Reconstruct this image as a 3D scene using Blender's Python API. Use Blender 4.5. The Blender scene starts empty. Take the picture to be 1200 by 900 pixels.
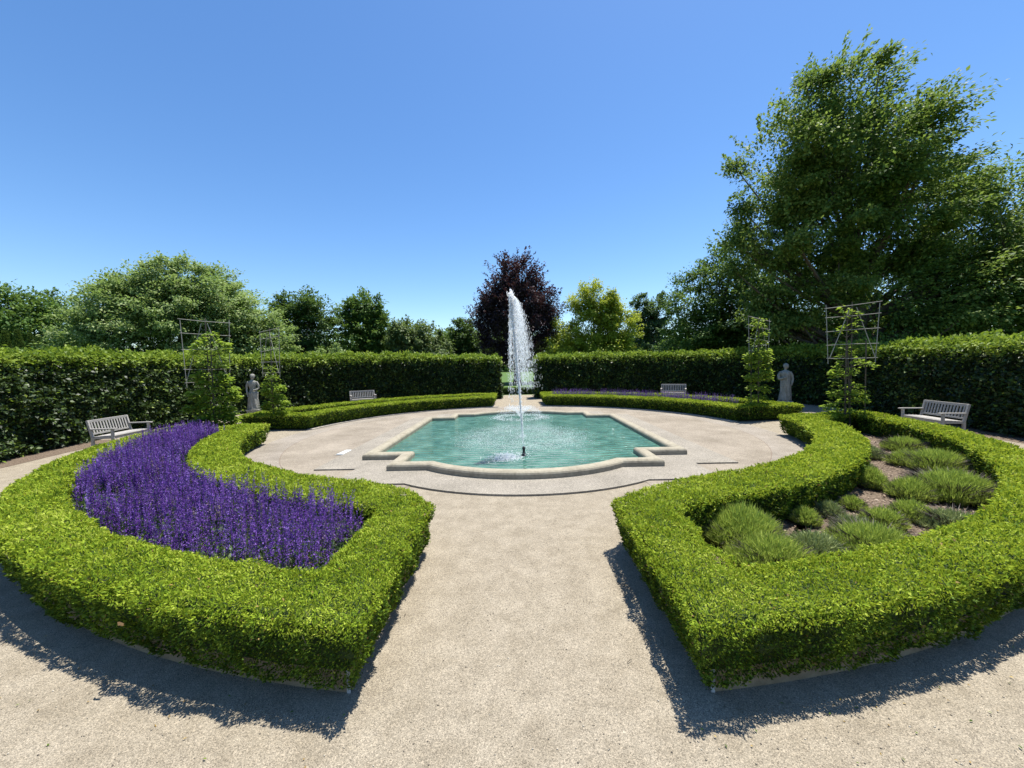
import bpy, math, random
import numpy as np
from mathutils import Matrix, Vector
rng = np.random.default_rng(7); random.seed(7)
R = math.radians; PI = math.pi
scene = bpy.context.scene; COL = scene.collection

# ------------------------------------------------------------------ camera, sky, sun, exposure
H = 1.92; CX = -0.138
ROLL, PITCH, YAW, FPX = -0.0201, -0.0478, 0.0101, 451.0
cam = bpy.data.objects.new('camera', bpy.data.cameras.new('camera')); COL.objects.link(cam); scene.camera = cam
cam.data.sensor_width = 36; cam.data.lens = FPX/1200*36; cam.data.clip_start = 0.05; cam.data.clip_end = 3000
CR = Matrix.Rotation(YAW, 4, 'Z') @ Matrix.Rotation(PITCH, 4, 'X') @ Matrix.Rotation(-ROLL, 4, 'Y') @ Matrix.Rotation(PI/2, 4, 'X')
cam.matrix_world = Matrix.Translation((CX, 0, H)) @ CR
SUN = Vector((0.205, 0.19, 0.95)).normalized()
EL = math.asin(SUN.z); AZ = math.atan2(SUN.x, SUN.y)
w = bpy.data.worlds.new('World'); scene.world = w; w.use_nodes = True
nt = w.node_tree; nt.nodes.clear()
sky = nt.nodes.new('ShaderNodeTexSky'); sky.sky_type = 'NISHITA'; sky.sun_disc = False
sky.sun_elevation = EL; sky.sun_rotation = AZ; sky.air_density = 1.0; sky.dust_density = 0.35; sky.ozone_density = 3.0; sky.altitude = 200
bg = nt.nodes.new('ShaderNodeBackground'); bg.inputs[1].default_value = 0.106
ow = nt.nodes.new('ShaderNodeOutputWorld'); hs = nt.nodes.new('ShaderNodeHueSaturation'); hs.inputs['Saturation'].default_value = 1.2; hs.inputs['Hue'].default_value = .502; hs.inputs['Value'].default_value = 1.0; nt.links.new(sky.outputs[0], hs.inputs['Color']); nt.links.new(hs.outputs[0], bg.inputs[0]); nt.links.new(bg.outputs[0], ow.inputs[0])
sl = bpy.data.lights.new('sun', 'SUN'); sl.energy = 5.0; sl.angle = R(0.53); sl.color = (1, 0.955, 0.88)
so = bpy.data.objects.new('sun', sl); COL.objects.link(so); so.rotation_euler = SUN.to_track_quat('Z', 'Y').to_euler(); so.location = (0, 0, 30)
scene.view_settings.view_transform = 'Standard'; scene.view_settings.look = 'None'
scene.view_settings.gamma = 1; scene.view_settings.exposure = 0.90
try: scene.cycles.max_bounces = 8; scene.cycles.transparent_max_bounces = 16
except Exception: pass

def at(px, py, Y):            # a photo pixel and a depth -> a world point
    d = CR.to_3x3() @ Vector(((px-600)/FPX, -(py-450)/FPX, -1))
    t = Y/d.y
    return Vector((CX+d.x*t, Y, H+d.z*t))
def gnd(px, py, z=0):
    d = CR.to_3x3() @ Vector(((px-600)/FPX, -(py-450)/FPX, -1))
    t = (z-H)/d.z
    return Vector((CX+d.x*t, d.y*t, z))

# ------------------------------------------------------------------ tagging and mesh helpers
def tag(o, label=None, cat=None, group=None, kind=None):
    if label: o['label'] = label
    if cat: o['category'] = cat
    if group: o['group'] = group
    if kind: o['kind'] = kind
    return o
def empty(name, loc=(0, 0, 0), rz=0):
    o = bpy.data.objects.new(name, None); COL.objects.link(o); o.location = loc; o.rotation_euler = (0, 0, rz); o.empty_display_size = 0.2
    return o
def np_obj(name, V, Q, mat, parent=None, smooth=False, T=None):
    V = np.asarray(V, np.float32); me = bpy.data.meshes.new(name)
    Q = np.asarray(Q, np.int32); me.vertices.add(len(V)); me.vertices.foreach_set('co', V.ravel())
    k = Q.shape[1]; me.loops.add(Q.size); me.loops.foreach_set('vertex_index', Q.ravel())
    me.polygons.add(len(Q)); me.polygons.foreach_set('loop_start', np.arange(0, Q.size, k, dtype=np.int32))
    me.polygons.foreach_set('loop_total', np.full(len(Q), k, np.int32))
    mats = mat if isinstance(mat, (list, tuple)) else [mat]
    for m in mats: me.materials.append(m)
    if T is not None: me.polygons.foreach_set('material_index', np.asarray(T, np.int32))
    if smooth: me.polygons.foreach_set('use_smooth', np.ones(len(Q), bool))
    me.update(calc_edges=True); me.validate()
    o = bpy.data.objects.new(name, me); COL.objects.link(o)
    if parent: o.parent = parent
    return o
class MB:
    def __init__(s): s.v = []; s.f = []
    def box(s, c, size, M=None):
        n = len(s.v); x, y, z = [a/2 for a in size]
        for i in (-1, 1):
            for j in (-1, 1):
                for k in (-1, 1):
                    p = Vector((i*x, j*y, k*z))
                    if M is not None: p = M @ p
                    s.v.append(tuple(p+Vector(c)))
        for f in ((0, 1, 3, 2), (4, 6, 7, 5), (0, 4, 5, 1), (2, 3, 7, 6), (0, 2, 6, 4), (1, 5, 7, 3)): s.f.append([n+i for i in f])
        return s
    def bar(s, a, b, wx, wy):
        a = Vector(a); b = Vector(b); d = b-a; M = d.to_track_quat('Z', 'Y').to_matrix()
        return s.box((a+b)/2, (wx, wy, d.length), M)
    def tube(s, pts, rad, n=7, cap=True):
        pts = [Vector(p) for p in pts]; base = len(s.v)
        for i, p in enumerate(pts):
            d = (pts[min(i+1, len(pts)-1)]-pts[max(i-1, 0)]).normalized()
            u = d.orthogonal().normalized() if abs(d.z) > .999 else d.cross(Vector((0, 0, 1))).normalized()
            v = d.cross(u)
            r = rad[i] if hasattr(rad, '__len__') else rad
            for k in range(n):
                a = 2*PI*k/n; s.v.append(tuple(p+u*math.cos(a)*r+v*math.sin(a)*r))
        for i in range(len(pts)-1):
            for k in range(n):
                s.f.append([base+i*n+k, base+i*n+(k+1) % n, base+(i+1)*n+(k+1) % n, base+(i+1)*n+k])
        if cap:
            s.f.append([base+k for k in range(n)][::-1]); s.f.append([base+(len(pts)-1)*n+k for k in range(n)])
        return s
    def lathe(s, prof, n=16, c=(0, 0, 0)):
        return s.tube([(c[0], c[1], c[2]+z) for r, z in prof], [max(r, .0005) for r, z in prof], n)
    def poly(s, pts, z):
        n = len(s.v); s.v += [(p[0], p[1], z) for p in pts]; s.f.append(list(range(n, n+len(pts))))
        return s
    def strip(s, A, B, closed=True):
        n = len(s.v); m = len(A); s.v += [tuple(a) for a in A]+[tuple(b) for b in B]
        for i in range(m if closed else m-1):
            j = (i+1) % m; s.f.append([n+i, n+j, n+m+j, n+m+i])
        return s
    def build(s, name, mat, parent=None, smooth=False, bevel=0):
        me = bpy.data.meshes.new(name); me.from_pydata(s.v, [], s.f); me.materials.append(mat)
        if smooth:
            for p in me.polygons: p.use_smooth = True
        me.update(); o = bpy.data.objects.new(name, me); COL.objects.link(o)
        if parent: o.parent = parent
        if bevel:
            b = o.modifiers.new('bevel', 'BEVEL'); b.width = bevel; b.segments = 2; b.limit_method = 'ANGLE'
        return o

# ------------------------------------------------------------------ materials
def new_mat(name):
    m = bpy.data.materials.new(name); m.use_nodes = True; n = m.node_tree; n.nodes.clear()
    return m, n.nodes, n.links
def ramp(N, cols):
    r = N.new('ShaderNodeValToRGB'); e = r.color_ramp.elements
    e[0].position, e[0].color = cols[0][0], (*cols[0][1], 1); e[1].position, e[1].color = cols[-1][0], (*cols[-1][1], 1)
    for p, c in cols[1:-1]:
        x = e.new(p); x.color = (*c, 1)
    return r
def leaf_mat(name, cols, trans=0.3, rough=0.45, scale=1.5, spec=0.4, tcol=(0.5, 0.8, 0.1)):
    m, N, L = new_mat(name)
    g = N.new('ShaderNodeNewGeometry'); tc = N.new('ShaderNodeTexCoord'); nz = N.new('ShaderNodeTexNoise')
    nz.inputs['Scale'].default_value = scale; nz.inputs['Detail'].default_value = 3
    L.new(tc.outputs['Object'], nz.inputs['Vector'])
    a = N.new('ShaderNodeMath'); a.operation = 'MULTIPLY_ADD'; L.new(nz.outputs[0], a.inputs[0]); a.inputs[1].default_value = 1.3; a.inputs[2].default_value = -.55
    b = N.new('ShaderNodeMath'); b.operation = 'MULTIPLY_ADD'; L.new(g.outputs['Random Per Island'], b.inputs[0]); b.inputs[1].default_value = .8; L.new(a.outputs[0], b.inputs[2])
    r = ramp(N, cols); L.new(b.outputs[0], r.inputs[0])
    p = N.new('ShaderNodeBsdfPrincipled'); L.new(r.outputs[0], p.inputs['Base Color']); p.inputs['Roughness'].default_value = rough+.12; spec *= .5
    p.inputs['Specular IOR Level'].default_value = spec
    t = N.new('ShaderNodeBsdfTranslucent'); mx = N.new('ShaderNodeMix'); mx.data_type = 'RGBA'; mx.inputs[0].default_value = .45
    L.new(r.outputs[0], mx.inputs[6]); mx.inputs[7].default_value = (*[c*.6 for c in tcol], 1); L.new(mx.outputs[2], t.inputs[0])
    ms = N.new('ShaderNodeMixShader'); ms.inputs[0].default_value = trans; L.new(p.outputs[0], ms.inputs[1]); L.new(t.outputs[0], ms.inputs[2])
    o = N.new('ShaderNodeOutputMaterial'); L.new(ms.outputs[0], o.inputs[0])
    return m
def noise_mat(name, cols, scale=5, detail=6, rough=.85, bump=.2, bscale=40, bdist=.01, spec=.3, stretch=None, scale2=None, w2=.5):
    m, N, L = new_mat(name)
    tc = N.new('ShaderNodeTexCoord'); mp = N.new('ShaderNodeMapping'); L.new(tc.outputs['Object'], mp.inputs[0])
    if stretch: mp.inputs['Scale'].default_value = stretch
    nz = N.new('ShaderNodeTexNoise'); nz.inputs['Scale'].default_value = scale; nz.inputs['Detail'].default_value = detail; nz.inputs['Roughness'].default_value = .65
    L.new(mp.outputs[0], nz.inputs['Vector'])
    src = nz.outputs[0]
    if scale2:
        n2 = N.new('ShaderNodeTexNoise'); n2.inputs['Scale'].default_value = scale2; n2.inputs['Detail'].default_value = 2; L.new(mp.outputs[0], n2.inputs['Vector'])
        mx = N.new('ShaderNodeMix'); mx.inputs[0].default_value = w2; L.new(nz.outputs[0], mx.inputs[2]); L.new(n2.outputs[0], mx.inputs[3]); src = mx.outputs[0]
    r = ramp(N, cols); L.new(src, r.inputs[0])
    p = N.new('ShaderNodeBsdfPrincipled'); L.new(r.outputs[0], p.inputs['Base Color']); p.inputs['Roughness'].default_value = rough; p.inputs['Specular IOR Level'].default_value = spec
    bn = N.new('ShaderNodeTexNoise'); bn.inputs['Scale'].default_value = bscale; bn.inputs['Detail'].default_value = 4; L.new(mp.outputs[0], bn.inputs['Vector'])
    bp = N.new('ShaderNodeBump'); bp.inputs['Strength'].default_value = bump; bp.inputs['Distance'].default_value = bdist; L.new(bn.outputs[0], bp.inputs['Height']); L.new(bp.outputs[0], p.inputs['Normal'])
    o = N.new('ShaderNodeOutputMaterial'); L.new(p.outputs[0], o.inputs[0])
    return m
def gravel_mat(name, stones, patch_a, patch_b, vscale=130, pscale=1.1, bump=.6, rings=None):
    m, N, L = new_mat(name)
    tc = N.new('ShaderNodeTexCoord')
    v = N.new('ShaderNodeTexVoronoi'); v.inputs['Scale'].default_value = vscale; L.new(tc.outputs['Object'], v.inputs['Vector'])
    sx = N.new('ShaderNodeSeparateColor'); L.new(v.outputs['Color'], sx.inputs[0])
    r = ramp(N, stones); L.new(sx.outputs[0], r.inputs[0])
    v2 = N.new('ShaderNodeTexVoronoi'); v2.inputs['Scale'].default_value = vscale*.38; L.new(tc.outputs['Object'], v2.inputs['Vector'])
    s2 = N.new('ShaderNodeSeparateColor'); L.new(v2.outputs['Color'], s2.inputs[0])
    n1 = N.new('ShaderNodeTexNoise'); n1.inputs['Scale'].default_value = pscale; n1.inputs['Detail'].default_value = 7; n1.inputs['Roughness'].default_value = .7; L.new(tc.outputs['Object'], n1.inputs['Vector'])
    r2 = ramp(N, [(.36, patch_a), (.64, patch_b)]); L.new(n1.outputs[0], r2.inputs[0])
    mu = N.new('ShaderNodeMix'); mu.data_type = 'RGBA'; mu.blend_type = 'MULTIPLY'; mu.inputs[0].default_value = 1; L.new(r2.outputs[0], mu.inputs[6]); L.new(r.outputs[0], mu.inputs[7])
    r3 = ramp(N, [(0, (.93, .93, .93)), (1, (1.07, 1.07, 1.07))]); L.new(s2.outputs[1], r3.inputs[0])
    m3 = N.new('ShaderNodeMix'); m3.data_type = 'RGBA'; m3.blend_type = 'MULTIPLY'; m3.inputs[0].default_value = 1; L.new(mu.outputs[2], m3.inputs[6]); L.new(r3.outputs[0], m3.inputs[7])
    col = m3.outputs[2]
    if rings:                # joints between slabs: rings and radial lines about the centre of the plaza
        cy, rads, nrad, r_in = rings
        sp = N.new('ShaderNodeSeparateXYZ'); L.new(tc.outputs['Object'], sp.inputs[0])
        def M(op, a, b=None, c=None):
            k = N.new('ShaderNodeMath'); k.operation = op
            for i, q in enumerate((a, b, c)):
                if q is None: continue
                if isinstance(q, (int, float)): k.inputs[i].default_value = q
                else: L.new(q, k.inputs[i])
            return k.outputs[0]
        yy = M('SUBTRACT', sp.outputs[1], cy)
        rr = M('SQRT', M('ADD', M('MULTIPLY', sp.outputs[0], sp.outputs[0]), M('MULTIPLY', yy, yy)))
        an = M('MULTIPLY', M('ARCTAN2', yy, sp.outputs[0]), nrad/(2*PI))
        fr = M('ABSOLUTE', M('SUBTRACT', M('FRACT', M('ADD', an, .13)), .5))
        line = M('MULTIPLY', M('LESS_THAN', M('MULTIPLY', fr, M('MULTIPLY', rr, 2*PI/nrad)), .009), M('GREATER_THAN', rr, r_in))
        for q in rads: line = M('MAXIMUM', line, M('LESS_THAN', M('ABSOLUTE', M('SUBTRACT', rr, q)), .010))
        band = M('GREATER_THAN', rr, rads[-1])
        mb = N.new('ShaderNodeMix'); mb.data_type = 'RGBA'; mb.blend_type = 'MULTIPLY'; L.new(M('MULTIPLY', band, .8), mb.inputs[0]); L.new(col, mb.inputs[6]); mb.inputs[7].default_value = (1.02, 1.05, 1.12, 1)
        ml = N.new('ShaderNodeMix'); ml.data_type = 'RGBA'; L.new(M('MULTIPLY', line, .65), ml.inputs[0]); L.new(mb.outputs[2], ml.inputs[6]); ml.inputs[7].default_value = (.16, .12, .09, 1)
        col = ml.outputs[2]
    p = N.new('ShaderNodeBsdfPrincipled'); L.new(col, p.inputs['Base Color']); p.inputs['Roughness'].default_value = .92; p.inputs['Specular IOR Level'].default_value = .2
    bp = N.new('ShaderNodeBump'); bp.inputs['Strength'].default_value = bump; bp.inputs['Distance'].default_value = .006; L.new(v.outputs['Distance'], bp.inputs['Height']); bp.invert = True
    L.new(bp.outputs[0], p.inputs['Normal'])
    o = N.new('ShaderNodeOutputMaterial'); L.new(p.outputs[0], o.inputs[0])
    return m
M_ = {}
ST = [(0, (.45, .43, .42)), (.25, (.8, .79, .77)), (.7, (1.05, 1.03, 1.0)), (1, (1.5, 1.45, 1.4))]
M_['gravel'] = gravel_mat('gravel', ST, (.232, .202, .152), (.305, .27, .21), 230, 4.5)
M_['paving'] = gravel_mat('paving', [(0, (.6, .58, .56)), (.5, (.97, .96, .95)), (1, (1.3, 1.28, 1.25))], (.195, .168, .13), (.285, .25, .20), 150, .9, .4, rings=(11.15, [6.05], 20, 6.05))
M_['apron'] = gravel_mat('apron', [(0, (.5, .49, .48)), (.5, (.93, .92, .92)), (1, (1.4, 1.38, 1.35))], (.225, .205, .168), (.29, .265, .22), 150, 1.2, .5)
M_['kerb'] = noise_mat('kerb', [(.3, (.26, .235, .20)), (.7, (.36, .33, .28))], 6, bump=.25, bscale=60)
M_['coping'] = noise_mat('coping', [(.25, (.15, .13, .09)), (.5, (.28, .25, .185)), (.75, (.38, .345, .26))], 3.5, 8, bump=.35, bscale=45, scale2=22, w2=.4)
M_['pool_wall'] = noise_mat('pool_wall', [(.3, (.10, .14, .12)), (.7, (.2, .24, .2))], 5)
M_['lawn'] = noise_mat('lawn', [(.3, (.04, .085, .012)), (.7, (.085, .15, .024))], 1.2, bump=.8, bscale=30, bdist=.03, scale2=30)
M_['mulch'] = noise_mat('mulch', [(.3, (.04, .028, .02)), (.5, (.13, .095, .065)), (.7, (.28, .215, .155))], 45, 4, bump=1, bscale=50, bdist=.03)
M_['soil'] = noise_mat('soil', [(.3, (.05, .035, .02)), (.7, (.12, .085, .055))], 20, bump=1, bdist=.02)
M_['teak'] = noise_mat('teak', [(.25, (.14, .13, .12)), (.5, (.32, .305, .28)), (.8, (.46, .44, .41))], 9, 6, rough=.8, bump=.3, bscale=50, stretch=(1, 8, 8))
M_['edging'] = noise_mat('edging', [(.3, (.17, .12, .07)), (.7, (.33, .25, .155))], 8, bump=.4)
M_['cane'] = noise_mat('cane', [(.3, (.22, .20, .17)), (.7, (.38, .36, .32))], 8)
M_['bark'] = noise_mat('bark', [(.3, (.05, .04, .03)), (.7, (.13, .105, .08))], 6, bump=.8, bscale=18, bdist=.04, stretch=(1, 1, .3))
M_['stone'] = noise_mat('stone', [(.25, (.07, .075, .055)), (.42, (.19, .19, .16)), (.6, (.30, .295, .26)), (.8, (.40, .39, .35))], 5, 9, bump=1, bscale=26, bdist=.03, stretch=(1.5, 1.5, .7), scale2=25, w2=.35)
M_['lid'] = noise_mat('lid', [(.3, (.42, .45, .46)), (.7, (.52, .56, .56))], 8, rough=.5, bump=.1)
M_['black'] = noise_mat('black', [(.3, (.012, .012, .012)), (.7, (.03, .03, .03))], 8, rough=.4, bump=.1)
M_['metal'] = noise_mat('metal', [(.3, (.35, .34, .32)), (.7, (.5, .49, .47))], 8, rough=.35, bump=.1)
M_['core'] = noise_mat('hedge_core', [(.3, (.014, .028, .004)), (.7, (.035, .065, .008))], 14, bump=1, bscale=30, bdist=.04)  # dark green filler: shade in the leaf gaps put into its colour
M_['core2'] = noise_mat('tall_core', [(.3, (.008, .015, .006)), (.7, (.025, .042, .014))], 8, bump=1, bscale=15, bdist=.08)  # near-black filler, paints the shade between the tall hedge leaves
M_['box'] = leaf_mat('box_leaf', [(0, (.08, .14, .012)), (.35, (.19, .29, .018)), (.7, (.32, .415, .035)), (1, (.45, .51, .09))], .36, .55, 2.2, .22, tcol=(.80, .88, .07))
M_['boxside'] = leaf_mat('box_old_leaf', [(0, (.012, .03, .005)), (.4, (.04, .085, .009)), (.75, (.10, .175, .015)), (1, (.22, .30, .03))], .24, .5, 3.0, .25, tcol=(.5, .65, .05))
M_['horn'] = leaf_mat('hornbeam_shaded_leaf', [(0, (.007, .016, .005)), (.5, (.021, .043, .010)), (1, (.075, .12, .022))], .09, .36, 1.0, .55, tcol=(.35, .55, .05))  # face leaves, darkened in colour for the unlit side of the hedge
M_['hornt'] = leaf_mat('hornbeam_sunlit_leaf', [(0, (.08, .14, .016)), (.5, (.17, .25, .026)), (1, (.31, .38, .06))], .35, .42, 1.0, .45, tcol=(.5, .7, .06))  # lighter copy of the same leaf, painting the sunlit top
M_['young'] = leaf_mat('young_tree_leaf', [(0, (.09, .17, .02)), (.5, (.18, .28, .03)), (1, (.32, .40, .06))], .48, .45, 1.0, .4, tcol=(.6, .8, .08))
def tl(name, a, b, c, trans=.3, tcol=(.4, .6, .08), sc=.35, rough=.45): M_[name] = leaf_mat(name, [(0, a), (.5, b), (1, c)], trans, rough, sc, .4, tcol)
tl('leaf_dark', (.018, .045, .013), (.048, .10, .024), (.12, .19, .045))
tl('leaf_mid', (.028, .068, .016), (.08, .155, .032), (.19, .28, .065))
tl('leaf_pale', (.07, .13, .04), (.22, .30, .10), (.46, .52, .25), .42)
tl('leaf_yellow', (.14, .20, .03), (.30, .38, .05), (.50, .52, .07), .4, (.7, .75, .05))
tl('leaf_copper', (.014, .008, .013), (.038, .024, .034), (.12, .09, .105), .15, (.3, .08, .06))
tl('leaf_willow', (.06, .09, .03), (.11, .155, .05), (.17, .22, .08))
tl('leaf_big', (.035, .08, .02), (.10, .175, .035), (.28, .34, .08), .42, (.4, .55, .08))
tl('leaf_bluegreen', (.03, .06, .03), (.07, .12, .06), (.12, .19, .09))
tl('conifer', (.04, .07, .015), (.09, .13, .028), (.15, .19, .04), .15)
tl('lavender_leaf', (.20, .27, .045), (.38, .46, .08), (.56, .62, .14), .4, (.4, .6, .1), 2)
tl('lavender_grey', (.17, .21, .08), (.30, .36, .13), (.46, .50, .22), .2, (.35, .45, .15), 2)
tl('sage_leaf', (.04, .075, .03), (.08, .13, .05), (.14, .20, .08), .25, (.3, .5, .1), 2)
tl('woody', (.05, .04, .035), (.10, .085, .07), (.17, .14, .12), 0, (.1, .1, .1), 2)
tl('violet', (.04, .014, .11), (.125, .045, .29), (.30, .16, .56), .3, (.34, .12, .70), 1.2, .6)
M_['pebble'] = leaf_mat('pebble', [(0, (.12, .10, .085)), (.5, (.27, .235, .18)), (1, (.5, .46, .38))], 0, .8, 5, .2)
tl('violet_pale', (.09, .04, .22), (.22, .12, .46), (.42, .28, .70), .3, (.45, .25, .80), 1.2, .6)
tl('faded', (.07, .05, .06), (.15, .11, .12), (.24, .19, .17), .1, (.3, .2, .2), 1.2, .6)
tl('boxdry', (.16, .10, .03), (.30, .20, .06), (.42, .32, .12), .2, (.6, .4, .1), 2)
def water_mat():
    m, N, L = new_mat('pool_water'); tc = N.new('ShaderNodeTexCoord')
    nz = N.new('ShaderNodeTexNoise'); nz.inputs['Scale'].default_value = 2.2; nz.inputs['Detail'].default_value = 6; nz.inputs['Roughness'].default_value = .65; L.new(tc.outputs['Object'], nz.inputs['Vector'])
    r = ramp(N, [(.32, (.032, .098, .072)), (.5, (.062, .155, .115)), (.68, (.11, .22, .17))]); L.new(nz.outputs[0], r.inputs[0])
    p = N.new('ShaderNodeBsdfPrincipled'); L.new(r.outputs[0], p.inputs['Base Color']); p.inputs['Roughness'].default_value = .06; p.inputs['IOR'].default_value = 1.33
    mp = N.new('ShaderNodeMapping'); mp.inputs['Scale'].default_value = (1, 1.6, 1); mp.inputs['Rotation'].default_value = (0, 0, .4); L.new(tc.outputs['Object'], mp.inputs[0])
    n1 = N.new('ShaderNodeTexNoise'); n1.inputs['Scale'].default_value = 4.5; n1.inputs['Detail'].default_value = 4; n1.inputs['Distortion'].default_value = .6; L.new(mp.outputs[0], n1.inputs['Vector'])
    wv = N.new('ShaderNodeTexWave'); wv.wave_type = 'RINGS'; wv.rings_direction = 'SPHERICAL'; wv.inputs['Scale'].default_value = 1.6; wv.inputs['Distortion'].default_value = 3.5; wv.inputs['Detail'].default_value = 2
    m2 = N.new('ShaderNodeMapping'); m2.inputs['Location'].default_value = (0, -9.6, 0); L.new(tc.outputs['Object'], m2.inputs[0]); L.new(m2.outputs[0], wv.inputs['Vector'])
    ad = N.new('ShaderNodeMath'); ad.operation = 'MULTIPLY_ADD'; L.new(wv.outputs['Fac'], ad.inputs[0]); ad.inputs[1].default_value = .22; L.new(n1.outputs[0], ad.inputs[2])
    bp = N.new('ShaderNodeBump'); bp.inputs['Strength'].default_value = .8; bp.inputs['Distance'].default_value = .09; L.new(ad.outputs[0], bp.inputs['Height']); L.new(bp.outputs[0], p.inputs['Normal'])
    o = N.new('ShaderNodeOutputMaterial'); L.new(p.outputs[0], o.inputs[0]); return m
M_['water'] = water_mat()
def spray_mat(name, alpha, c=(.86, .9, .94)):
    m, N, L = new_mat(name)
    d = N.new('ShaderNodeBsdfPrincipled'); d.inputs['Base Color'].default_value = (*c, 1); d.inputs['Roughness'].default_value = .25
    t = N.new('ShaderNodeBsdfTranslucent'); t.inputs[0].default_value = (*c, 1)
    tr = N.new('ShaderNodeBsdfTransparent'); a = N.new('ShaderNodeMixShader'); a.inputs[0].default_value = .5; L.new(d.outputs[0], a.inputs[1]); L.new(t.outputs[0], a.inputs[2])
    b = N.new('ShaderNodeMixShader'); b.inputs[0].default_value = alpha; L.new(tr.outputs[0], b.inputs[1]); L.new(a.outputs[0], b.inputs[2])
    o = N.new('ShaderNodeOutputMaterial'); L.new(b.outputs[0], o.inputs[0]); return m
M_['spray'] = spray_mat('spray', .6, (.97, .98, 1)); M_['foam'] = spray_mat('foam', .7, (.97, .98, 1)); M_['mist'] = spray_mat('mist', .35); M_['softfoam'] = spray_mat('softfoam', .42, (.97, .98, 1))

# ------------------------------------------------------------------ leaf clouds
def unit(a): return a/np.maximum(np.linalg.norm(a, axis=1, keepdims=True), 1e-9)
def nzf(P, f, seed=0):                                # smooth value in about -1..1
    g = np.random.default_rng(seed); s = np.zeros(len(P))
    for k in range(6):
        d = g.normal(size=3); d *= f*(0.6+.8*g.random())/np.linalg.norm(d)
        s += np.sin(P@d+g.random()*6.28+1.7*np.sin(P@np.roll(d, 1)*.7+g.random()*6))
    return s/3.2
def leaf_arrays(P, D, L, W, fold=.25, mid=.45):       # one folded kite per leaf
    n = len(P); D = unit(D); rnd = rng.normal(size=(n, 3)); S = unit(np.cross(D, rnd)); Nn = np.cross(S, D)
    L = np.broadcast_to(L, (n,))[:, None]; W = np.broadcast_to(W, (n,))[:, None]
    V = np.stack([P, P+D*L*mid+S*W*.5+Nn*W*fold, P+D*L, P+D*L*mid-S*W*.5+Nn*W*fold], 1).reshape(-1, 3)
    Q = np.arange(4*n).reshape(n, 4)
    return V, Q
def leaf_arrays_n(P, D, U, L, W, fold=.2, mid=.45):   # the leaf blade faces U
    n = len(P); D = unit(D); S = unit(np.cross(D, U)); Nn = np.cross(S, D)
    L = np.broadcast_to(L, (n,))[:, None]; W = np.broadcast_to(W, (n,))[:, None]
    V = np.stack([P, P+D*L*mid+S*W*.5+Nn*W*fold, P+D*L-Nn*L*.1, P+D*L*mid-S*W*.5+Nn*W*fold], 1).reshape(-1, 3)
    return V, np.arange(4*n).reshape(n, 4)
def pip(P, poly):                                     # points in polygon
    x, y = P[:, 0], P[:, 1]; c = np.zeros(len(P), bool); n = len(poly)
    for i in range(n):
        x0, y0 = poly[i]; x1, y1 = poly[(i+1) % n]
        if y0 == y1: continue
        k = ((y0 > y) != (y1 > y)) & (x < (x1-x0)*(y-y0)/(y1-y0)+x0); c ^= k
    return c
def edge_dist(P, poly):
    d = np.full(len(P), 1e9); n = len(poly)
    for i in range(n):
        a = np.array(poly[i]); b = np.array(poly[(i+1) % n]); ab = b-a; l = ab@ab
        if l < 1e-9: continue
        t = np.clip(((P[:, :2]-a)@ab)/l, 0, 1); q = a+t[:, None]*ab; d = np.minimum(d, np.hypot(*(P[:, :2]-q).T))
    return d
def resample(pts, n):
    p = np.array(pts, float); s = np.r_[0, np.cumsum(np.hypot(*np.diff(p, axis=0).T))]; t = np.linspace(0, s[-1], n)
    return np.c_[np.interp(t, s, p[:, 0]), np.interp(t, s, p[:, 1])]
def offset(poly, d):                                  # mitred inward offset of a counter-clockwise polygon
    p = np.array(poly, float); n = len(p); out = []
    for i in range(n):
        a = p[i]-p[i-1]; b = p[(i+1) % n]-p[i]; a /= np.linalg.norm(a); b /= np.linalg.norm(b)
        na = np.array([-a[1], a[0]]); nb = np.array([-b[1], b[0]]); m = na+nb; m /= max(1+na@nb, .2)
        out.append(p[i]+m*d)
    return np.array(out)

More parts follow.
